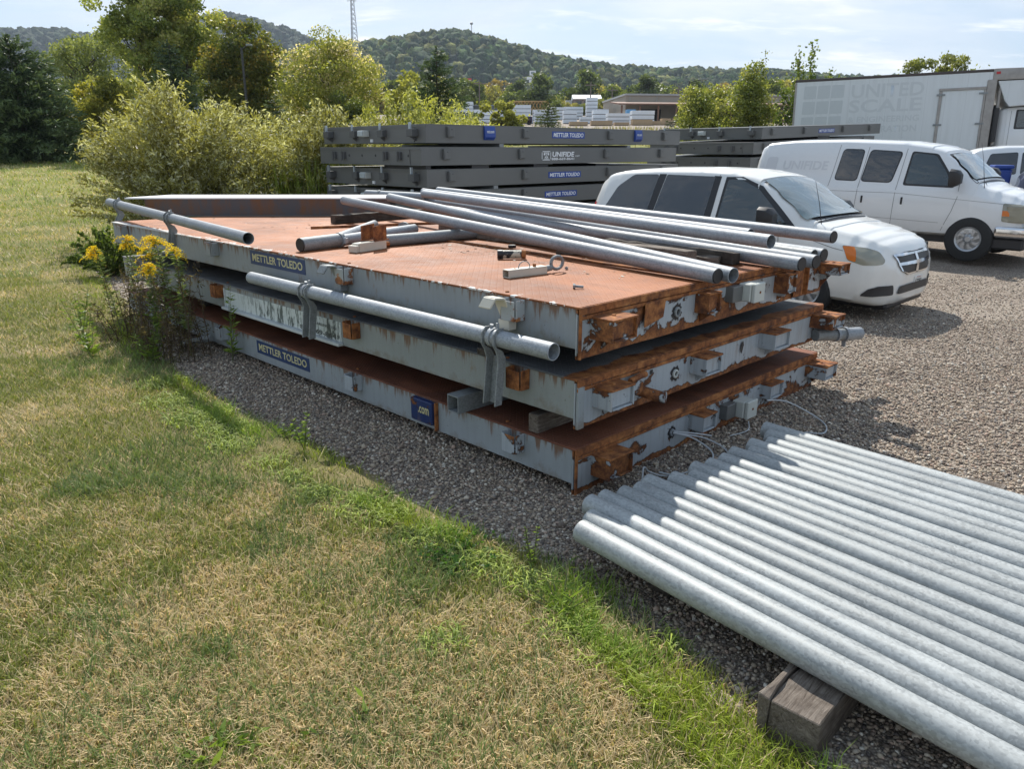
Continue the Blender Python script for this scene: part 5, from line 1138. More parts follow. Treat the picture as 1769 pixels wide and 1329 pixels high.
# ------------------------------------------------------------ vegetation
def world_thing(name, label, cat, x, y, group=None, dz=0.0):
    return thing(name, label, cat, (x, y, tzf(x, y)+dz), 0, group)
def trunk(parent, H_, r, branches, rng, name='trunk', mat='bark', lean=(0, 0)):
    b = MB(); k = 8; pts = [(lean[0]*(i/k)**1.5+rng.normal(0, .012*H_)*(i > 0)*.6, lean[1]*(i/k)**1.5+rng.normal(0, .012*H_)*(i > 0)*.6, H_*i/k) for i in range(k+1)]
    b.tube(pts, [r*(1-.86*(i/k)) for i in range(k+1)], 9)
    for (p, q, rr) in branches:
        p, q = Vector(p), Vector(q); m = p.lerp(q, .5)+Vector((0, 0, -.06*(q-p).length)); b.tube([p, m, q], [rr, rr*.65, rr*.25], 5)
    return b.build(name, M[mat], parent, smooth=True, fix=False), pts
def unit(v): return v/(np.linalg.norm(v, axis=1)[:, None]+1e-9)
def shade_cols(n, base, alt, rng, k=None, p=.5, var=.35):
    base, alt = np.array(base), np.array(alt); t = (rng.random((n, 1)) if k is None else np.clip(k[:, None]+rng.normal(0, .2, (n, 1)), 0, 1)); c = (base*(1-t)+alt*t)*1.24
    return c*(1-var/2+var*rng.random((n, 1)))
def broadleaf(name, label, x, y, H_, R_, seed, nclump=90, nleaf=22000, leaf=(.10, .07), cols=((.05, .08, .02), (.16, .19, .05)), z0=.22, squash=1.0, group=None, shape='oval', open_=.0, cat='tree', R2=None, tr=.16, clump_r=.16, up=.2, center=(0, 0)):
    rng = np.random.default_rng(seed); t = world_thing(name, label, cat, x, y, group)
    ch = H_*(1-z0); cz = H_*z0+ch*.5; R2 = R2 or R_
    u = unit(rng.normal(size=(nclump, 3))); rr = rng.random(nclump)**(1/2.6)
    lump = .78+.45*vnoise(np.arctan2(u[:, 1], u[:, 0])*1.4+seed, u[:, 2]*2.6+seed, seed)
    hz = u[:, 2]
    prof = {'oval': np.ones(nclump), 'cone': np.clip(1.15-.75*(hz*rr*.5+.5), .2, 1.2), 'vase': np.clip(.65+.6*(hz*rr*.5+.5), .3, 1.2)}[shape]
    Cc = np.stack([u[:, 0]*rr*R_*lump*prof, u[:, 1]*rr*R2*lump*prof, cz+hz*rr*ch*.5*(.85+.15*lump)], 1)
    cr = clump_r*R_*rng.uniform(.7, 1.5, nclump); per = rng.multinomial(nleaf, (cr**2)/(cr**2).sum()); idx = np.repeat(np.arange(nclump), per); n = len(idx)
    dirs = unit(rng.normal(size=(n, 3))); rad = rng.random(n)**(1/3.2)
    P = Cc[idx]+dirs*(rad*cr[idx])[:, None]*np.array([1.15, 1.15, .8])
    stray = rng.random(n) < .06; P = P+np.where(stray[:, None], rng.normal(0, .22*R_*.4, (n, 3)), 0)
    d = unit(rng.normal(size=(n, 3))+np.array([0, 0, -up])); L = rng.uniform(.7, 1.3, n)*leaf[0]
    V, F = leaf_geo(P, d, L, L*leaf[1]/leaf[0], rng)
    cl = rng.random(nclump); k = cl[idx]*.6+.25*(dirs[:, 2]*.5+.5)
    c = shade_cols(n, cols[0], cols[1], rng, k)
    if len(cols) > 2:
        m = rng.random(n) < (.06+.5*(cl[idx] > .8)); c[m] = np.array(cols[2])*rng.uniform(.7, 1.2, (m.sum(), 1))
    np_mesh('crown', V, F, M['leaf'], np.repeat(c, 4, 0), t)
    sel = rng.choice(nclump, min(nclump, 34), replace=False); br = []
    for i in sel:
        q = Cc[i]; zb = max(H_*z0*.7, min(q[2]*.72, H_*.8)); br.append(((0, 0, zb), tuple(q), R_*.018))
    trunk(t, H_*.9, R_*tr*.35, br, rng)
    return t
def conifer(label, x, y, H_, R_, seed, col=((.026, .048, .020), (.15, .20, .085)), n_whorl=26, dens=1.0, base=.04, group=None, name='spruce_tree', sz=1.0, pw=.8):
    rng = np.random.default_rng(seed); t = world_thing(name, label, 'tree', x, y, group); Ps = []; Ds = []; br = []; K = []
    for w_ in range(n_whorl):
        f = w_/(n_whorl-1); z = H_*(base+(1-base)*f*.985); rad = R_*(1-f)**pw*(1-.25*max(0, .12-f)/.12)+.02*R_; nb = max(4, int(13*(1-f)+4))
        for b_ in range(nb):
            a = rng.uniform(0, 2*pi); rl = rad*rng.uniform(.72, 1.12); up_ = lerp(-.12, .65, f)+rng.normal(0, .08)
            m = max(6, int(rl/R_*70*dens)); s = rng.random(m)**.75*rl; lat = rng.normal(0, .12+.22*(1-s/rl), m)*rl*.45
            dx, dy = cos(a), sin(a); zz_ = z+s*up_*.45-(s/rl)**2*rl*.10*(1-f)+rng.normal(0, .05*R_*.5, m)
            P = np.stack([dx*s-dy*lat, dy*s+dx*lat, zz_], 1); Ps.append(P)
            dd = np.stack([np.full(m, dx)-dy*lat*2, np.full(m, dy)+dx*lat*2, rng.uniform(-.1, .7, m)], 1)+rng.normal(0, .45, (m, 3)); Ds.append(unit(dd)); K.append(s/rl)
            if b_ % 3 == 0: br.append(((0, 0, z), (dx*rl*.8, dy*rl*.8, z+rl*.8*up_*.45), .02*sz))
    P = np.concatenate(Ps); Dd = np.concatenate(Ds); k = np.concatenate(K); n = len(P); L = rng.uniform(.7, 1.3, n)*R_*.085*sz
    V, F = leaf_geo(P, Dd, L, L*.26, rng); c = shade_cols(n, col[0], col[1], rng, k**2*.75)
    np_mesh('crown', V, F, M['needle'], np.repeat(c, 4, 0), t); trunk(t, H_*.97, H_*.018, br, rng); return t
def shoots_shrub(name, label, x, y, specs, seed, cols, leaf=(.105, .027), group=None, cat='shrub', per=60, stem_r=.008, droop=.25, base_r=.5, silver=.33):
    """many arching shoots: specs = list of (n, height, spread_x, spread_y)"""
    rng = np.random.default_rng(seed); t = world_thing(name, label, cat, x, y, group); Ps = []; Ds = []; K = []; b = MB()
    for (n, hh, sx, sy) in specs:
        for i in range(n):
            a = rng.uniform(0, 2*pi); r0 = rng.random()**.5; bx, by = cos(a)*r0*base_r*sx*.5, sin(a)*r0*base_r*sy*.5
            rr = rng.random()**.55; tx, ty = cos(a)*rr*sx, sin(a)*rr*sy; h = hh*(1-.42*rr**2.2)*rng.uniform(.74, 1.06)*(.84+.34*vnoise(np.array(tx*1.5+seed), np.array(ty*1.5), seed))
            p0 = np.array([bx, by, 0]); p3 = np.array([tx, ty, h]); p1 = p0+np.array([(tx-bx)*.15, (ty-by)*.15, h*.5]); p2 = p3+np.array([-(tx-bx)*.25, -(ty-by)*.25, -h*.06+droop*rr*.3])
            m = int(per*rng.uniform(.7, 1.3)); s = rng.random(m)**.62
            B = lambda s: ((1-s)**3)[:, None]*p0+(3*(1-s)**2*s)[:, None]*p1+(3*(1-s)*s**2)[:, None]*p2+(s**3)[:, None]*p3
            Q = B(s); T = unit(B(np.clip(s+.02, 0, 1.02))-B(np.clip(s-.02, -.02, 1)))
            # side twigs
            tw = rng.normal(0, .085*hh/2.8, (m, 3))*(rng.random((m, 1)) < .65)*(1.2-.5*s)[:, None]
            Ps.append(Q+tw); Ds.append(unit(T*.55+rng.normal(0, .62, (m, 3))+np.array([0, 0, .05]))); K.append(s)
            if i % 3 == 0: b.tube([tuple(v) for v in B(np.linspace(0, .97, 6))], [stem_r*(1-.15*j) for j in range(6)], 4, cap=False)
    P = np.concatenate(Ps); Dd = np.concatenate(Ds); k = np.concatenate(K); n = len(P); L = rng.uniform(.65, 1.3, n)*leaf[0]
    V, F = leaf_geo(P, Dd, L, L*leaf[1]/leaf[0], rng); V[:, 2] = np.maximum(V[:, 2], -.1)
    c = shade_cols(n, cols[0], cols[1], rng, np.clip(vnoise(P[:, 0]*1.7, P[:, 2]*1.7+P[:, 1], seed)*.9, 0, 1))
    m = rng.random(n) < silver; c[m] = np.array(cols[2])*rng.uniform(.75, 1.2, (m.sum(), 1))
    np_mesh('foliage', V, F, M['leaf'], np.repeat(c, 4, 0), t); b.build('stems', M['bark'], t, fix=False); return t
WC = ((.12, .115, .035), (.34, .32, .10), (.55, .54, .38))
GW = 'willow shrubs behind the rusty decks'
shoots_shrub('willow_shrub', 'large silvery willow shrub nearest the lawn, left end of the thicket', -6.6, 15.9, [(430, 2.95, 2.1, 1.5), (200, 1.9, 2.5, 1.9), (150, 1.1, 2.6, 2.0)], 21, WC, per=92, group=GW)
shoots_shrub('willow_shrub', 'willow shrub in the middle of the thicket, left of the grey deck stack', -3.9, 16.9, [(330, 2.55, 1.7, 1.3), (150, 1.6, 2.0, 1.6), (120, .9, 2.1, 1.6)], 22, WC, per=95, group=GW)
shoots_shrub('willow_shrub', 'bright yellow-green willow shrub rising behind the left grey deck stack', -2.6, 19.2, [(300, 2.72, 2.2, 1.4), (120, 1.6, 2.3, 1.6)], 23, ((.18, .19, .04), (.40, .40, .08), (.50, .50, .25)), per=80, group=GW)
shoots_shrub('willow_shrub', 'willow shrub farther back, left of the yellow-green one', -7.0, 20.4, [(260, 2.75, 2.6, 1.5), (100, 1.6, 2.6, 1.6)], 24, WC, per=70, leaf=(.12, .035), group=GW)
shoots_shrub('willow_shrub', 'lighter willow shrub with tall shoots beneath the middle spruce', -1.4, 22.0, [(110, 2.75, 1.5, 1.0), (60, 1.6, 1.8, 1.2)], 25, ((.20, .21, .05), (.42, .42, .10), (.50, .50, .25)), per=70, leaf=(.12, .035), group=GW)
# leafy shrub at foot of the deck's far end, reeds
shoots_shrub('leafy_weeds', 'low dark green weeds at the far left corner of the rusty decks', -6.5, 12.2, [(40, .8, .5, .6), (40, .45, .7, .8)], 31, ((.06, .09, .02), (.15, .21, .05), (.22, .28, .09)), leaf=(.09, .03), per=60, cat='weeds', silver=.1)
shoots_shrub('leafy_weeds', 'tall green weeds in front of the willow, beyond the channel beam', -4.9, 13.6, [(110, 1.0, 1.6, .5)], 32, ((.04, .08, .02), (.11, .17, .03), (.18, .22, .07)), leaf=(.11, .03), per=50, cat='weeds', silver=.1)
def reeds(label, x0, x1, y0, y1, n, h, seed, col0, col1, name='reeds', w_=.012, kind='stuff', cat='reeds', droop=.35):
    rng = np.random.default_rng(seed); x = rng.uniform(x0, x1, n); y = rng.uniform(y0, y1, n); z = tz(x, y); hh = h*rng.uniform(.5, 1.1, n); a = rng.uniform(0, 2*pi, n); l = hh*rng.uniform(.05, droop, n)
    B = np.stack([x, y, z], 1); s = np.stack([np.cos(a+1.57)*w_, np.sin(a+1.57)*w_, 0*x], 1); m = B+np.stack([np.cos(a)*l*.35, np.sin(a)*l*.35, hh*.6], 1); tp = B+np.stack([np.cos(a)*l, np.sin(a)*l, hh], 1)
    V = np.stack([B-s, B+s, m+s*.8, m-s*.8, tp], 1).reshape(-1, 3); q = np.arange(n)[:, None]*5; F = np.concatenate([q+[0, 1, 2], q+[0, 2, 3], q+[3, 2, 4]])
    c = shade_cols(n, col0, col1, rng); o = np_mesh(name, V, F, M['grass'], np.repeat(c, 5, 0)); tag(o, label, cat, kind=kind); return o
reeds('bright green reeds growing between the willows and the left grey deck stack', -5.2, -2.9, 15.6, 17.6, 1500, 1.7, 41, (.10, .15, .02), (.24, .28, .05), w_=.016)
reeds('tall yellow-green meadow grass behind the new grey decks', -4, 14, 22.5, 34, 16000, .8, 42, (.14, .16, .03), (.30, .28, .09), name='meadow_grass', w_=.02, cat='grass')
reeds('rough pale meadow grass in front of the distant lumber yard', -12, 40, 50, 88, 5000, .35, 43, (.16, .16, .05), (.36, .32, .17), name='meadow_grass', w_=.05, cat='grass')
# trees
conifer('big dark spruce at the left edge of the lawn', -23.4, 38, 5.6, 3.3, 51, n_whorl=34, dens=2.0, pw=.55, sz=.95)
broadleaf('yellowing_shrub', 'yellow-topped rounded shrub right of the big spruce', -22.9, 44, 4.1, 2.1, 52, 80, 16000, (.13, .09), ((.08, .10, .02), (.40, .37, .07), (.55, .47, .09)), z0=.05, cat='shrub')
broadleaf('cottonwood_tree', 'tall open cottonwood at the top left, left of its twin', -20.9, 46, 12.6, 1.95, 53, 120, 19000, (.17, .13), ((.13, .17, .045), (.38, .40, .12), (.55, .53, .22)), z0=.12, clump_r=.21, group='pair of tall cottonwoods')
broadleaf('cottonwood_tree', 'tall dense cottonwood, right of its open-crowned twin', -18.8, 47, 12.8, 2.0, 54, 130, 24000, (.17, .13), ((.11, .15, .04), (.34, .36, .10), (.50, .48, .18)), z0=.10, clump_r=.24, group='pair of tall cottonwoods')
broadleaf('willow_tree', 'soft pale green willow tree behind the yellow-topped shrub', -31.5, 60, 7.6, 3.8, 55, 110, 16000, (.26, .10), ((.10, .13, .045), (.26, .28, .11)), z0=.02, up=.8)
conifer('dark spruce in front of the cottonwoods', -17.7, 42, 5.7, 2.3, 56, n_whorl=22, dens=1.5, pw=.6)
broadleaf('oak_tree', 'rounded dark oak with bronze tips behind the lamp post', -13.6, 40.5, 6.4, 1.95, 57, 200, 46000, (.12, .10), ((.055, .075, .02), (.20, .20, .05), (.32, .25, .06)), z0=.05, clump_r=.21)
broadleaf('ash_tree', 'golden tan tree with pale tips, centre left', -8.7, 38, 5.7, 2.4, 58, 170, 32000, (.13, .07), ((.13, .155, .035), (.38, .36, .10), (.80, .68, .48)), z0=.02, clump_r=.2, up=-.6)
conifer('small dark juniper below the golden tan tree', -9.2, 31, 2.95, 1.15, 59, n_whorl=16, dens=1.2, pw=.45, name='juniper_tree')
broadleaf('green_shrub', 'dull green shrub at the foot of the golden tan tree', -7.5, 35, 3.2, 1.6, 60, 60, 9000, (.12, .06), ((.05, .08, .02), (.17, .18, .05)), z0=.0, cat='shrub')
conifer('dark pointed spruce in the middle, above the left grey deck stack', -2.80, 30, 4.65, 2.0, 61, n_whorl=30, dens=1.9, pw=.62, sz=.85)
conifer('small spruce beyond the grey decks, before the lumber yard', 2.7, 60, 3.0, 1.6, 62, col=((.06, .08, .025), (.15, .18, .05)), n_whorl=16, dens=.8, pw=.7, sz=1.3)
PC = ((.09, .12, .03), (.30, .31, .08), (.45, .44, .18))
conifer('dark low juniper left of the young poplars', 7.0, 35, 2.1, .9, 63, col=((.02, .04, .012), (.08, .11, .03)), n_whorl=14, pw=.5, name='juniper_tree')
broadleaf('poplar_tree', 'young poplar with pointed crown, left of the poplar row', 8.15, 36, 3.6, 1.15, 64, 50, 8000, (.11, .07), PC, z0=.05, shape='cone', clump_r=.3, group='young poplars before the warehouse')
broadleaf('poplar_tree', 'low middle poplar of the row before the warehouse', 9.6, 38, 3.5, 1.25, 65, 50, 8000, (.11, .07), PC, z0=.05, clump_r=.3, group='young poplars before the warehouse')
broadleaf('poplar_tree', 'tallest poplar of the row, crown leaning right', 10.7, 36, 4.4, 1.3, 66, 80, 14000, (.11, .07), PC, z0=.05, shape='cone', clump_r=.28, group='young poplars before the warehouse')
shoots_shrub('poplar_sapling', 'thin sapling with one long shoot above the tallest poplar', 11.0, 35.6, [(3, 5.0, .9, .2)], 67, PC, leaf=(.12, .08), per=70, cat='tree', silver=.1)
shoots_shrub('aspen_sapling', 'sparse open aspen sprouts at the corner of the box truck', 12.2, 33, [(40, 5.0, 1.5, .6), (30, 3.6, 1.4, .6)], 68, ((.05, .08, .02), (.16, .20, .05), (.30, .32, .14)), leaf=(.12, .09), per=75, cat='tree', silver=.15, base_r=.8)
broadleaf('distant_tree', 'tree top showing above the box truck roof', 26.3, 50, 5.55, 2.5, 69, 90, 26000, (.16, .10), ((.08, .10, .03), (.24, .25, .08)), z0=.1)
# extra greenery closing the gaps behind the willows
for i, (x, y, h, r, cl) in enumerate([(-15.5, 52, 4.2, 2.6, 0), (-27.5, 55, 4.4, 3.0, 1), (-5.2, 48, 4.4, 2.3, 1), (-11.2, 50, 4.5, 2.5, 0), (-1.0, 56, 3.0, 1.8, 1)]):
    broadleaf('hedge_tree', 'bushy green tree filling the %s gap behind the willow thicket' % ['second', 'first, leftmost', 'fourth', 'third', 'fifth, rightmost', 'far left'][i], x, y, h, r, 80+i, 50, 7000, (.2, .12), [((.07, .10, .03), (.20, .23, .07)), ((.15, .16, .04), (.34, .33, .10))][cl], z0=0, group='bushy trees behind the willow thicket')
# goldenrod clump with dead stems
def goldenrod(label, x, y, h, lx, ly, seed, heads=2, flower=True, leafy=1.0):
    rng = np.random.default_rng(seed); t = thing('goldenrod' if flower else 'weed_stalk', label, 'flower' if flower else 'weed', (x, y, 0), 0, 'goldenrod and dry stalks at the deck corner')
    P = np.array([(lx*s**1.4, ly*s**1.4, h*s) for s in np.linspace(0, 1, 8)]); b = MB(); b.tube([tuple(p) for p in P], [.005-.0004*i for i in range(8)], 5); b.build('stem', mats_dry if not flower else M['stem_g'], t, fix=False)
    n = int(210*leafy*h); s = rng.uniform(.25, .97, n); Q = np.stack([np.interp(s, np.linspace(0, 1, 8), P[:, k]) for k in range(3)], 1); a = rng.uniform(0, 2*pi, n)
    d = unit(np.stack([np.cos(a), np.sin(a), rng.uniform(-.3, .6, n)], 1)); L = rng.uniform(.05, .10, n); V, F = leaf_geo(Q+d*L[:, None]*.5, d, L, L*.20, rng); c = shade_cols(n, (.07, .11, .03), (.22, .26, .11), rng); np_mesh('leaves', V, F, M['leaf'], np.repeat(c, 4, 0), t)
    if flower:
        top = P[-1]; Vs = []; n = 620*heads; Qs = []
        for j in range(9*heads):
            a = rng.uniform(0, 2*pi); e = rng.uniform(.05, .15); m = n//(9*heads); s = rng.random(m); o = top+np.array([0, 0, -.10*rng.random()])
            Qs.append(np.stack([o[0]+np.cos(a)*e*s, o[1]+np.sin(a)*e*s, o[2]+.07*s-.06*s*s*2+rng.normal(0, .006, m)], 1)+rng.normal(0, .006, (m, 3)))
        Q = np.concatenate(Qs); n = len(Q); V, F = leaf_geo(Q, unit(rng.normal(size=(n, 3))), .013, .010, rng); np_mesh('flower_head', V, F, M['leaf'], np.repeat(np.array([(.88, .66, .04)])*rng.uniform(.6, 1.15, (n, 1)), 4, 0), t)
M['stem_g'] = plain('green_stem', (.10, .11, .04), .6); mats_dry = plain('dry_stem', (.085, .055, .035), .8, var=.4)
gx, gy = D(-.35, 4.95).x, D(-.35, 4.95).y
def gp(px_, py_): return px_, py_
for i, (sx, sy, h, lx, ly, hd, lb) in enumerate([(-.30, 4.95, 1.16, -.14, .02, 2, 'tallest goldenrod, drooping yellow head in front of the second clamp'), (-.42, 5.60, 1.10, -.10, .10, 2, 'goldenrod with a broad head left of the tallest one'), (-.55, 5.90, .98, -.22, .12, 2, 'goldenrod leaning out over the gravel, leftmost yellow head'), (-.42, 5.15, .88, -.04, .02, 2, 'shorter goldenrod, low yellow head between the others'), (-.30, 4.72, 1.10, .02, -.12, 1, 'goldenrod with a small greenish head beside the guard rail end'), (-.32, 5.55, 1.0, .03, .02, 1, 'goldenrod close against the deck side, small side head')]):
    q = D(sx, sy); goldenrod(lb, q.x, q.y, h, lx, ly, 100+i, hd)
for i in range(50):
    rr = random.Random(200+i); q = D(rr.uniform(-.70, -.10), rr.uniform(4.45, 6.0)); lb = 'thin dry brown weed stalk standing in the clump at the deck side'
    rng = np.random.default_rng(300+i); h = rr.uniform(.35, .95); t = thing('dry_stalk', lb, 'stalk', q, 0, 'dry stalks among the goldenrod'); lx, ly = rr.uniform(-.15, .1), rr.uniform(-.15, .15)
    b = MB(); P = [(lx*s**1.3, ly*s**1.3, h*s) for s in np.linspace(0, 1, 6)]; b.tube(P, [.0045, .004, .004, .003, .0025, .001], 5)
    for k in range(9):
        s = rr.uniform(.2, .95); p = Vector((lx*s**1.3, ly*s**1.3, h*s)); a = rr.uniform(0, 6.28); l = rr.uniform(.04, .13); b.tube([p, p+Vector((cos(a)*l, sin(a)*l, rr.uniform(0, .1)))], [.002, .001], 4)
    b.build('stem', mats_dry, t, fix=False)
    n = 70; s = rng.uniform(.02, 1, n); Q = np.stack([lx*s**1.3, ly*s**1.3, h*s], 1)+rng.normal(0, .025, (n, 3)); V, F = leaf_geo(Q, unit(rng.normal(size=(n, 3))), .05, .012, rng); c = shade_cols(n, (.06, .045, .025), (.15, .12, .06), rng); np_mesh('withered_leaves', V, F, M['leaf'], np.repeat(c, 4, 0), t)
def leafy_weed(label, x, y, h, seed, col=((.07, .12, .02), (.22, .30, .06)), n=60, L0=.09, wd=.26, spread=.10, name='leafy_weed', stems=3, lm=None):
    rng = np.random.default_rng(seed); t = thing(name, label, 'weed', (x, y, tzf(x, y)+.01)); b = MB(); Qs = []; Ds = []
    for k in range(stems):
        a = rng.uniform(0, 2*pi); e = spread*rng.uniform(.3, 1.3); hh = h*rng.uniform(.7, 1.1); P = np.array([(cos(a)*e*s, sin(a)*e*s, hh*s) for s in np.linspace(0, 1, 5)]); b.tube([tuple(p) for p in P], [.004, .0035, .003, .002, .001], 4)
        m = n//stems; s = rng.uniform(.12, 1, m); Q = np.stack([np.interp(s, np.linspace(0, 1, 5), P[:, j]) for j in range(3)], 1); aa = rng.uniform(0, 2*pi, m); d = unit(np.stack([np.cos(aa), np.sin(aa), rng.uniform(-.1, .8, m)], 1)); L = L0*rng.uniform(.6, 1.2, m)*(1.15-.6*s); Qs.append(Q+d*L[:, None]*.5); Ds.append((d, L))
    b.build('stem', M['stem_g'], t, fix=False); Q = np.concatenate(Qs); d = np.concatenate([q[0] for q in Ds]); L = np.concatenate([q[1] for q in Ds]); V, F = leaf_geo(Q, d, L, L*wd, rng); c = shade_cols(len(Q), col[0], col[1], rng); np_mesh('leaves', V, F, M['leaf'], np.repeat(c, 4, 0), t); return t
for i, (px_, py_, h, lb) in enumerate([(-.95, 5.75, .55, 'leafy green weed at the outer edge of the goldenrod clump'), (-1.05, 5.25, .38, 'low leafy weed left of the dry stalks'), (-.68, 4.7, .34, 'bright leafy weed in front of the dry stalks'), (-.52, 5.0, .6, 'leafy green weed among the dry stalks by the deck'), (-.80, 6.4, .55, 'leafy weed behind the leftmost goldenrod'), (-.12, 4.20, .70, 'spindly leafy weed growing up beside the sign panel')]):
    q = D(px_, py_); leafy_weed(lb, q.x, q.y, h, 400+i, n=110, L0=.10, wd=.22, spread=.14, stems=4)
# weeds along the lawn edge and on the lawn (positions on the ground)
for i, (x, y, h, n, L0, wd, lb) in enumerate([(-1.40, 4.72, .26, 90, .055, .3, 'upright bushy green weed at the gravel edge below the blue plate'), (-1.62, 4.95, .10, 60, .05, .35, 'low dark weed at the gravel edge left of the upright one'),
      (.10, 3.22, .22, 90, .03, .3, 'thin pale seeding weed beside the ends of the pipe row'), (.22, 2.86, .16, 50, .10, .12, 'grassy weed below the pipe row end'),
      (-.92, 2.05, .05, 90, .09, .35, 'low rosette of broad leaves on the dry lawn, lower left'), (-1.10, 2.06, .04, 30, .08, .35, 'second low leafy rosette on the lawn, left of the larger'), (-.52, 2.14, .07, 26, .08, .3, 'small plantain on the dry lawn, centre'), (-.47, 2.08, .04, 14, .05, .35, 'tiny plantain just right of the small plantain'),
      (-.75, 4.05, .05, 40, .05, .3, 'low green weed on the gravel margin')]):
    leafy_weed(lb, x, y, h, 500+i, n=n, L0=L0, wd=wd, spread=.06 if h > .2 else .16, stems=3 if h > .2 else 9)
leafy_weed('patch of dark clover leaves at the lawn edge', -.28, 3.32, .07, 520, col=((.03, .08, .015), (.08, .17, .03)), n=700, L0=.035, wd=.7, spread=.20, stems=40, name='clover_patch')
def tuft(label, x, y, r, n, h, seed, col=((.16, .22, .03), (.30, .36, .06))):
    rng = np.random.default_rng(seed); a = rng.uniform(0, 2*pi, n); rr = r*rng.random(n)**.7; bx, by = x+np.cos(a)*rr, y+np.sin(a)*rr; hh = h*rng.uniform(.4, 1.1, n); b = rng.uniform(0, 2*pi, n); l = hh*rng.uniform(.4, 1.6, n); w_ = rng.uniform(.0025, .0045, n)
    B = np.stack([bx, by, np.full(n, .01)+tz(bx, by)], 1); s = np.stack([np.cos(b+1.57)*w_, np.sin(b+1.57)*w_, 0*w_], 1); m = B+np.stack([np.cos(b)*l*.4, np.sin(b)*l*.4, hh*.8], 1); tp = B+np.stack([np.cos(b)*l, np.sin(b)*l, hh*.75], 1)
    V = np.stack([B-s, B+s, m+s*.8, m-s*.8, tp], 1).reshape(-1, 3); q = np.arange(n)[:, None]*5; F = np.concatenate([q+[0, 1, 2], q+[0, 2, 3], q+[3, 2, 4]]); V = V-np.array([x, y, 0])
    o = np_mesh('grass_tuft', V, F, M['grass'], np.repeat(shade_cols(n, col[0], col[1], rng), 5, 0)); o.location = (x, y, 0); tag(o, label, 'grass tuft', 'bright crabgrass tufts along the gravel edge')
T_ = [(-2.05, 5.05, .22, 500), (-2.35, 5.35, .26, 600), (-2.7, 5.7, .25, 500), (-1.9, 4.75, .18, 300), (-1.55, 4.45, .13, 160), (-1.35, 4.25, .12, 150), (-1.15, 4.02, .12, 160), (-.90, 3.86, .16, 260), (-.72, 3.74, .17, 320), (-.42, 3.50, .15, 260), (-.12, 3.22, .14, 260), (.06, 3.06, .12, 160), (.26, 2.78, .13, 200), (.36, 2.55, .12, 160), (.20, 2.70, .10, 120), (.48, 2.34, .10, 110), (-3.0, 6.2, .22, 300), (-.28, 2.62, .10, 160), (.63, 2.62, .08, 60)]
names = 'first second third fourth fifth sixth seventh eighth ninth tenth eleventh twelfth thirteenth fourteenth fifteenth sixteenth seventeenth eighteenth nineteenth'.split()
order = sorted(range(len(T_)), key=lambda i: -T_[i][1])
for k, i in enumerate(order):
    x, y, r, n = T_[i]; tuft('%s bright green grass tuft along the gravel edge, counted from the goldenrod' % names[k], x, y, r, n, .075, 600+i)
# ------------------------------------------------------------ far background
def atY(px_, py_, Y):
    d = _f+_s*((px_-884.5)/1299.6)-_u*((py_-664.5)/1299.6); t = Y/d.y; return Vector((0, 0, CAM_H))+d*t
# hills: skyline control points (pixel x, pixel y of the ridge) at distance
def hill(name, pts, dist, depth, base=7.0, mat=None):
    X = []; Z = []
    for p in pts:
        v = atY(p[0], p[1], dist); X.append(v.x); Z.append(v.z-9)
    xs = np.linspace(X[0], X[-1], 90); zr = np.interp(xs, X, Z); rows = []
    for j in range(26):
        t = j/25; y = dist-depth+depth*2*t; f = np.sin(min(1, t*2)*pi/2)**1.25 if t <= .5 else np.cos((t-.5)*pi)**.8
        gul = 1+(fbm(xs/120., np.full_like(xs, t*3), 5)-.5)*.5*(1-f)
        rows.append(np.stack([xs*(1+.06*(t-.5)), np.full_like(xs, y), base-4+(zr-base+4)*f*gul], 1))
    V = np.concatenate(rows); nx = len(xs); F = np.array([(j*nx+i, j*nx+i+1, (j+1)*nx+i+1, (j+1)*nx+i) for j in range(25) for i in range(nx-1)])
    o = np_mesh(name, V, F, mat, smooth=True); tag(o, kind='structure'); return xs, zr, rows
hm = plain('forest_floor', (.03, .045, .02), .9, nscale=.05)
def forest(label, rows, n, size, seed, cols, t0=.0, t1=.56):
    rng = np.random.default_rng(seed); R_ = np.array(rows); nr, nx, _ = R_.shape
    a = rng.uniform(t0, t1, n)*(nr-1); b = rng.uniform(0, nx-1.001, n); i = a.astype(int); j = b.astype(int); fa = (a-i)[:, None]; fb = (b-j)[:, None]
    P = R_[i, j]*(1-fa)*(1-fb)+R_[i+1, j]*fa*(1-fb)+R_[i, j+1]*(1-fa)*fb+R_[i+1, j+1]*fa*fb
    s = size*rng.uniform(.6, 1.35, n); vv = ICO2V[None]*(1+.42*rng.normal(0, 1, (n, len(ICO2V), 1)).clip(-1, 1)*.75)*s[:, None, None]*np.array([1, 1, 1.15])
    V = vv+P[:, None, :]+np.array([0, 0, 1])*(s[:, None, None]*.75); F = (ICO2F[None]+np.arange(n)[:, None, None]*len(ICO2V)).reshape(-1, 3)
    k = rng.random((n, 1)); pal = np.array(cols); c = pal[rng.integers(0, len(pal), n)]*(.6+.8*k); c = np.repeat(c, len(ICO2V), 0)*rng.uniform(.55, 1.35, (n*len(ICO2V), 1))
    o = np_mesh('hill_forest', V.reshape(-1, 3), F, M['stone2'], c); tag(o, label, 'forest', kind='stuff')
def fm():
    n = NT('forest_canopy'); c = n.attr('col'); m = n.noise(.55, 4, .7, n.pos); n.bsdf(n.mix(n.ramp(m, [(.4, 0), (.6, 1)]), n.mix(1.0, c, (.45, .45, .45), 'MULTIPLY'), c), .9, 0, n.bump(m, 1.0, 1.5), .1); return n.mat
M['stone2'] = fm()
FC = [(.05, .09, .028), (.07, .12, .03), (.045, .08, .03), (.11, .14, .035), (.035, .065, .025), (.15, .16, .04)]
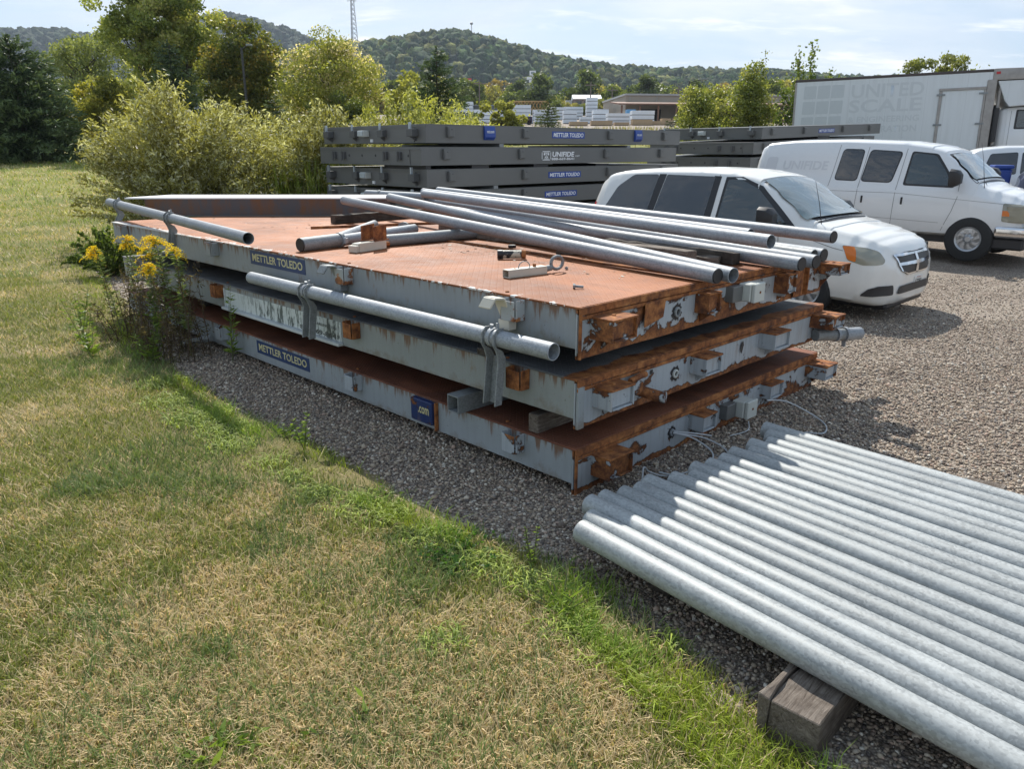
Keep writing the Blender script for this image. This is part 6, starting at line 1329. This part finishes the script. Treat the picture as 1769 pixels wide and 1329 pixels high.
h1 = hill('hill', [(470, 150), (560, 108), (620, 82), (690, 76), (740, 66), (790, 60), (830, 70), (880, 80), (930, 100), (1000, 112), (1060, 122), (1140, 126), (1220, 132), (1300, 128), (1370, 135), (1500, 150), (1700, 165), (2000, 180)], 900, 330, mat=hm)
forest('wooded hillside in full leaf behind the lumber yard', h1[2], 9000, 5.2, 1, FC)
h2 = hill('hill', [(-500, 60), (-200, 66), (0, 56), (60, 62), (120, 56), (170, 72), (250, 62), (340, 46), (400, 30), (440, 38), (480, 50), (520, 66), (600, 95), (700, 120), (900, 140)], 1350, 380, mat=hm)
forest('darker and bluer wooded ridge beyond the trees on the left', h2[2], 6000, 7.0, 2, [(.035, .06, .03), (.045, .07, .03), (.05, .07, .035)], .05, .56)
h3 = hill('hill', [(1100, 135), (1180, 122), (1260, 126), (1340, 130), (1450, 138), (1600, 140), (1900, 140), (2300, 145)], 1150, 300, mat=hm)
forest('low wooded ridge on the right skyline', h3[2], 4200, 6.0, 3, FC, .05, .56)
# tree belt beyond the yard: single trees
GB = 'trees along the far side of the lumber yard'
rngb = np.random.default_rng(77)
belt = []
for i in range(52):
    px_ = 540+i*17.5+rngb.uniform(-8, 8); belt.append((px_, rngb.uniform(172, 195)*.0+rngb.uniform(.8, 1.35), rngb.uniform(178, 260), i))
kinds = [('dark green', ((.05, .07, .03), (.13, .16, .06))), ('mid green', ((.07, .095, .025), (.18, .21, .06))), ('yellowish', ((.15, .15, .04), (.36, .32, .09))), ('rusty tan', ((.13, .11, .04), (.30, .21, .08))), ('pale green', ((.11, .13, .04), (.25, .26, .08)))]
protos = {}
for px_, s_, Y, i in belt:
    kd = [0, 1, 2, 4, 1, 0, 2, 3, 1, 0, 4][i % 11]; P = atY(px_, 200, Y); h = 8.3*s_*(Y/200)
    lbl = '%s tree in the belt beyond the lumber yard, %s from the left' % (kinds[kd][0], ['%dst' % (i+1), '%dnd' % (i+1), '%drd' % (i+1)][i % 10] if i % 10 < 3 and i//10 != 1 else '%s from the left' % ('%dth' % (i+1)))
    lbl = '%s tree in the far belt, number %d from its left end' % (kinds[kd][0], i+1)
    if kd not in protos:
        protos[kd] = broadleaf('belt_tree', lbl, P.x, Y, 10, 4.2, 700+kd, 46, 4200, (.62, .42), kinds[kd][1], z0=.08, clump_r=.28, group=GB); t = protos[kd]
    else: t = copy_tree(protos[kd])
    t['label'] = lbl; t.location = (P.x, Y, tzf(0, Y)-.6); t.scale = (h/10,)*3; t.rotation_euler = (0, 0, i*1.3)
for i, (px_, h) in enumerate(((985, 3.0), (1003, 2.6), (1022, 3.2), (1040, 3.0), (965, 3.6), (1058, 4.4))):
    P = atY(px_, 200, 165); t = copy_tree(protos[[2, 1, 4][i % 3]]); t['label'] = 'small bushy tree in front of the white-roofed house, number %d from the left' % [2, 3, 4, 5, 1, 6][i]; t.location = (P.x, 165+i, tzf(0, 165)-.3); t.scale = (h/10*1.2, h/10*1.2, h/10); t.rotation_euler = (0, 0, i*2.1)
# lumber yard
def lumber():
    mw_ = plain('white_lumber_wrap', (.68, .72, .76), .5, var=.12, nscale=2); mb = plain('blue_lumber_wrap', (.10, .28, .50), .5); md = plain('tan_lumber', (.42, .30, .18), .7, var=.3)
    def bundle(px_, Y, w_, h, d, mat, label, z=0.0, g='white wrapped lumber bundles stacked in the yard'):
        P = atY(px_, 205, Y); t = thing('lumber_bundle', label, 'lumber bundle', (P.x, Y, tzf(0, Y)+z), 0, g)
        b = MB(); k = max(1, round(h/.55)); hh = h/k
        for i in range(k):
            b.box(-w_/2+.02*(i % 2), w_/2-.03*(i % 2), 0, d, i*hh+.08, (i+1)*hh)
        o = b.build('wrapped_stack', mat, t); b = MB()
        for i in range(k): b.box(-w_/2+.1, w_/2-.1, .06, d, i*hh, i*hh+.078)
        b.build('bearers', M['wood_d'], t)
    rr = random.Random(5); x = 800; i = 0
    while x < 1170:
        Y = 118+rr.uniform(-4, 14); w_ = rr.uniform(1.6, 3.6); h = rr.choice([1.6, 1.9, 2.4, 2.4, 3.2])*(.85+.2*min(1, (x-800)/200))
        bundle(x, Y, w_, h, 2.4, mw_, 'white wrapped lumber bundle in the back row, number %d from the left' % (i+1)); x += (w_+.08)*1300/Y; i += 1
    x = 805; i = 0
    while x < 1120:
        Y = 104+rr.uniform(-3, 4); w_ = rr.uniform(1.5, 3.2); h = rr.choice([.9, 1.1, 1.4, 1.7]); bundle(x, Y, w_, h, 2.0, mw_, 'low white wrapped lumber bundle in the front row, number %d from the left' % (i+1)); x += (w_+.45)*1300/Y; i += 1
    bundle(1090, 108, 1.2, 1.8, 1.5, mb, 'blue wrapped lumber bundle beside the warehouse post', g=None)
    for i, (px_, w_, h) in enumerate([(1000, 2.2, .5), (1040, 2.6, .6), (1075, 1.8, .4), (1110, 2.5, .7), (1135, 2.0, .5), (1160, 2.4, .8)]): bundle(px_, 96+i, w_, h, 1.5, md, 'low tan pile of bare lumber, number %d from the left' % (i+1), g='bare lumber piles before the warehouse')
    # trusses
    P = atY(879, 190, 125); t = thing('roof_trusses', 'bundle of pale wooden roof trusses standing above the lumber bundles', 'trusses', (P.x, 125, tzf(0, 125)+1.0)); b = MB(); L_ = 6.2; m = plain('new_timber', (.42, .28, .12), .7)
    b.box(0, L_, 0, 1.2, 1.75, 1.87); b.box(0, L_, 0, 1.2, .55, .67)
    for k in range(13):
        x = L_*k/12; b.tube([(x, 0, .6), (min(L_, x+.5), 0, 1.8)], .05, 4)
        b.tube([(x, .6, 1.8), (min(L_, x+.5), .6, .6)], .05, 4)
    for x in (.1, L_-.1): b.box(x-.1, x+.1, 0, 1.2, -1.0, .55)
    b.build('trusses', m, t)
    # dark shed, trailer
    P = atY(838, 195, 128); t = thing('yard_shed', 'low dark grey shed behind the left lumber bundles', 'shed', (P.x, 128, tzf(0, 128))); b = MB(); b.box(-3.2, 3.2, 0, 4, 0, 2.1); b.build('wall', plain('dark_shed', (.12, .13, .13), .7), t); b = MB(); b.box(-3.4, 3.4, -.2, 4.2, 2.101, 2.25); b.build('roof', plain('shed_roof', (.22, .23, .23), .6), t)
    P = atY(903, 207, 100); t = thing('flatbed_trailer', 'dark blue and rust coloured container before the lumber bundles', 'container', (P.x, 100, tzf(0, 100))); b = MB(); b.box(-1.2, 1.2, 0, 2, .3, 1.0); b.build('body', plain('container_blue', (.03, .04, .08), .6), t, bevel=.02)
    b = MB()
    for k in range(9): b.box(-1.15+k*.28, -1.08+k*.28, -.04, -.001, .32, .98)
    b.build('ribs', plain('container_rib', (.12, .05, .05), .6), t)
    for x in (-.8, .8): b = MB(); b.lathe([(.001, -.1), (.3, -.1), (.3, .1), (.001, .1)], 14, Matrix.Translation((x, .1, .28)) @ Matrix.Rotation(pi/2, 4, 'X')); b.build('wheel', M['rubber'], t)
lumber()
def warehouse():
    Y = 112; P = atY(1072, 205, Y); z = tzf(0, Y); t = thing('warehouse', 'long low tan warehouse with open lean-to roof at the lumber yard', 'building', (P.x, Y, z), radians(4)); wall = plain('tan_wall', (.36, .32, .26), .8, nscale=1); roof = plain('pale_roof', (.40, .41, .40), .6); rust = plain('rust_fascia', (.22, .12, .08), .7); dk = plain('dark_interior', (.03, .028, .025), .9)
    b = MB(); b.box(1.9, 60, 6, 24, 0, 4.0); b.build('wall', wall, t)
    b = MB(); b.box(1.7, 60, 5.8, 24.2, 4.001, 4.25); b.build('roof', roof, t)
    b = MB(); b.prism([(-.6, 2.35), (5.9, 2.95), (5.9, 3.1), (-.6, 2.55)], 'x', -.5, 60); b.build('canopy_roof', rust, t)
    for i in range(12): b = MB(); b.box(.0+i*2.6, .22+i*2.6, -.1, .12, 0, 2.3); b.build('post', rust, t)
    for i in range(5): b = MB(); b.box(4+i*5.5, 7.2+i*5.5, 5.9, 5.99, 0, 2.1); b.build('dock_door_shade', dk, t)  # dark panels; the shade inside the dock doors is put into the colour
    b = MB(); b.box(2.5, 2.55, 5.9, 5.98, 3.2, 3.9); [b.box(2.5+4*k, 2.56+4*k, 5.9, 5.99, 3.15, 3.95) for k in range(1, 14)]; b.build('wall_battens', roof, t)
warehouse()
def house():
    P = atY(1014, 190, 172); t = thing('white_house', 'small white-roofed house among the belt trees', 'house', (P.x, 172, tzf(0, 170))); b = MB(); b.box(-2.9, 2.9, 0, 5, 0, 3.4); b.build('wall', plain('house_wall', (.35, .27, .25), .8), t)
    b = MB(); b.prism([(-.6, 3.4), (5.6, 3.4), (2.5, 4.4)], 'x', -3.1, 3.1); b.build('roof', plain('white_roof', (.62, .65, .68), .5), t)
    for x in (-2.4, -.6, 1.2): b = MB(); b.box(x, x+1.2, -.05, -.001, 2.3, 3.0); b.build('window', M['tint'], t)
    b = MB(); b.box(-4.4, -3.15, 1, 4, 0, 3.2); b.build('garage', plain('white_wall', (.55, .56, .55), .7), t)
house()
pm = plain('pole_wood', (.16, .13, .11), .8); stl = plain('tower_steel', (.42, .42, .43), .5)
def pole(px_, ptop, Y, label, r=.14, arm=True, name='utility_pole'):
    P = atY(px_, ptop, Y); z0 = tzf(0, min(Y, 170)); t = thing(name, label, 'pole', (P.x, Y, z0), 0, 'utility poles beyond the yard'); b = MB(); b.tube([(0, 0, 0), (0, 0, P.z-z0)], [r, r*.7], 8); b.build('pole', pm, t)
    if arm: b = MB(); b.box(-1.1, 1.1, -.08, .08, P.z-z0-.7, P.z-z0-.5); b.build('cross_arm', pm, t)
for i, (a, b_, Y) in enumerate([(828, 138, 150), (1021, 141, 160), (1058, 150, 165), (1173, 148, 150), (1095, 165, 180)]): pole(a, b_, Y, '%s wooden utility pole from the left beyond the lumber yard' % ORD[i])
def tower():
    Y = 700; P = atY(607, -14, Y); z0 = atY(607, 110, Y).z; H_ = P.z-z0; t = thing('cell_tower', 'tall lattice radio tower with antennas rising at the top left of centre', 'tower', (P.x, Y, z0)); b = MB(); w0, w1 = 4.2, 1.2; r = .30
    def c(k, f): a = 2*pi*k/3+.4; w_ = lerp(w0, w1, f); return Vector((cos(a)*w_, sin(a)*w_, H_*f))
    for k in range(3): b.tube([c(k, 0), c(k, 1)], r, 4)
    for s in range(15):
        for k in range(3): b.tube([c(k, s/15), c((k+1) % 3, (s+1)/15)], r*.6, 4); b.tube([c((k+1) % 3, s/15), c(k, (s+1)/15)], r*.6, 4)
    b.build('lattice', stl, t)
    for k in range(6): a = 2*pi*k/6; b = MB(); b.box(-.3, .3, -.2, .2, -1.5, 1.5, Matrix.Translation((cos(a)*3.4, sin(a)*3.4, H_*.90))); b.build('antenna', M['white'], t)
    b = MB(); b.tube([(-3.6, 0, H_*.9), (3.6, 0, H_*.9)], .2, 4); b.tube([(0, -3.6, H_*.9), (0, 3.6, H_*.9)], .2, 4); b.build('antenna_frame', stl, t)
tower()
def mast():
    P0 = atY(815, 82, 880); P = atY(815, 40, 880); t = thing('hilltop_mast', 'thin mast with a round head on top of the hill', 'mast', P0-Vector((0, 0, 12))); H_ = P.z-P0.z+12; b = MB(); b.tube([(0, 0, 0), (0, 0, H_)], .45, 6); b.build('mast', stl, t); b = MB(); b.lathe([(.01, -1.6), (1.6, -.8), (1.6, .8), (.01, 1.6)], 10, Matrix.Translation((0, 0, H_))); b.build('head', plain('mast_head', (.2, .2, .2)), t)
mast()
def signs():
    Y = 420; P = atY(920, 148, Y); T_ = atY(920, 122, Y); t = thing('tall_sign', 'tall white pole sign with stacked panels in front of the wooded hill', 'sign', (P.x, Y, P.z-14)); H_ = T_.z-P.z+14; b = MB(); b.tube([(0, 0, 0), (0, 0, H_)], .35, 8); b.build('pole', stl, t)
    for (w_, a, c_) in ((1.6, -2.2, 0), (1.9, -5.6, -4.0), (3.0, -4.3, -3.0)): b = MB(); b.box(-w_, w_, -.5, -.36 if w_ < 3 else -.2, H_+a, H_+c_); b.build('sign_panel', M['white'], t)
    b = MB(); b.box(-.9, .9, -.53, -.501, H_-1.7, H_-.5); b.build('sign_mark', plain('sign_grey', (.2, .25, .25)), t)
    P = atY(810, 150, 380); T_ = atY(810, 135, 380); t = thing('red_sign', 'small red and white pole sign left of the tall white sign', 'sign', (P.x, 380, P.z-10)); H_ = T_.z-P.z+10; b = MB(); b.tube([(0, 0, 0), (0, 0, H_)], .25, 6); b.build('pole', stl, t); b = MB(); b.box(-1.3, 1.3, -.4, -.26, H_-2.2, H_); b.build('sign_panel', plain('red_sign', (.5, .06, .04)), t); b = MB(); b.box(-1.0, 1.0, -.45, -.401, H_-1.5, H_-.8); b.build('sign_mark', M['white'], t)
signs()
def lamp(px_, ptop, Y, label, sgn=1, r=.06, arm=.9):
    P = atY(px_, ptop, Y); z0 = tzf(0, Y); H_ = P.z-z0; t = thing('street_lamp', label, 'street lamp', (P.x, Y, z0)); m = plain('dark_pole', (.03, .03, .03), .5); b = MB(); b.tube([(0, 0, 0), (0, 0, H_)], [r*1.2, r*.8], 10); b.build('pole', m, t, smooth=True)
    b = MB(); b.tube([(0, 0, H_-.1), (sgn*arm*.5, 0, H_+.05), (sgn*arm, 0, H_+.12)], r*.5, 6); b.build('arm', m, t); b = MB(); b.box(min(sgn*arm*.55, sgn*arm*1.1), max(sgn*arm*.55, sgn*arm*1.1), -.12, .12, H_+.06, H_+.15); b.build('lamp_head', M['galv_o'], t, bevel=.02)
lamp(417, 82, 36, 'dark lamp post with flat head standing before the rounded oak', 1, .06, .42)
lamp(1191, 140, 50, 'dark lamp post with curved arm left of the young poplars', 1, .05, 1.0)
# pale path on the far lawn
ys_ = np.linspace(47.5, 50.5, 5); P, F = grid_strip(ys_, lambda y: -60, lambda y: -12, 40); pth = np_mesh('path', np.c_[P, tz(P[:, 0], P[:, 1])+.06], F, plain('pale_path', (.42, .38, .35), .9)); tag(pth, kind='structure')
# haze
mh = bpy.data.materials.new('haze'); mh.use_nodes = True; nn = mh.node_tree; nn.nodes.clear(); ho = nn.nodes.new('ShaderNodeOutputMaterial'); pv = nn.nodes.new('ShaderNodeVolumePrincipled'); pv.inputs['Color'].default_value = (.72, .84, 1, 1); pv.inputs['Density'].default_value = HAZE if 'HAZE' in globals() else .00013; pv.inputs['Anisotropy'].default_value = .2; nn.links.new(pv.outputs[0], ho.inputs['Volume'])
b = MB(); b.box(-1900, 1900, -30, 2300, -20, 330); hz = b.build('haze', mh, None); tag(hz, kind='stuff')
hz.display_type = 'WIRE'
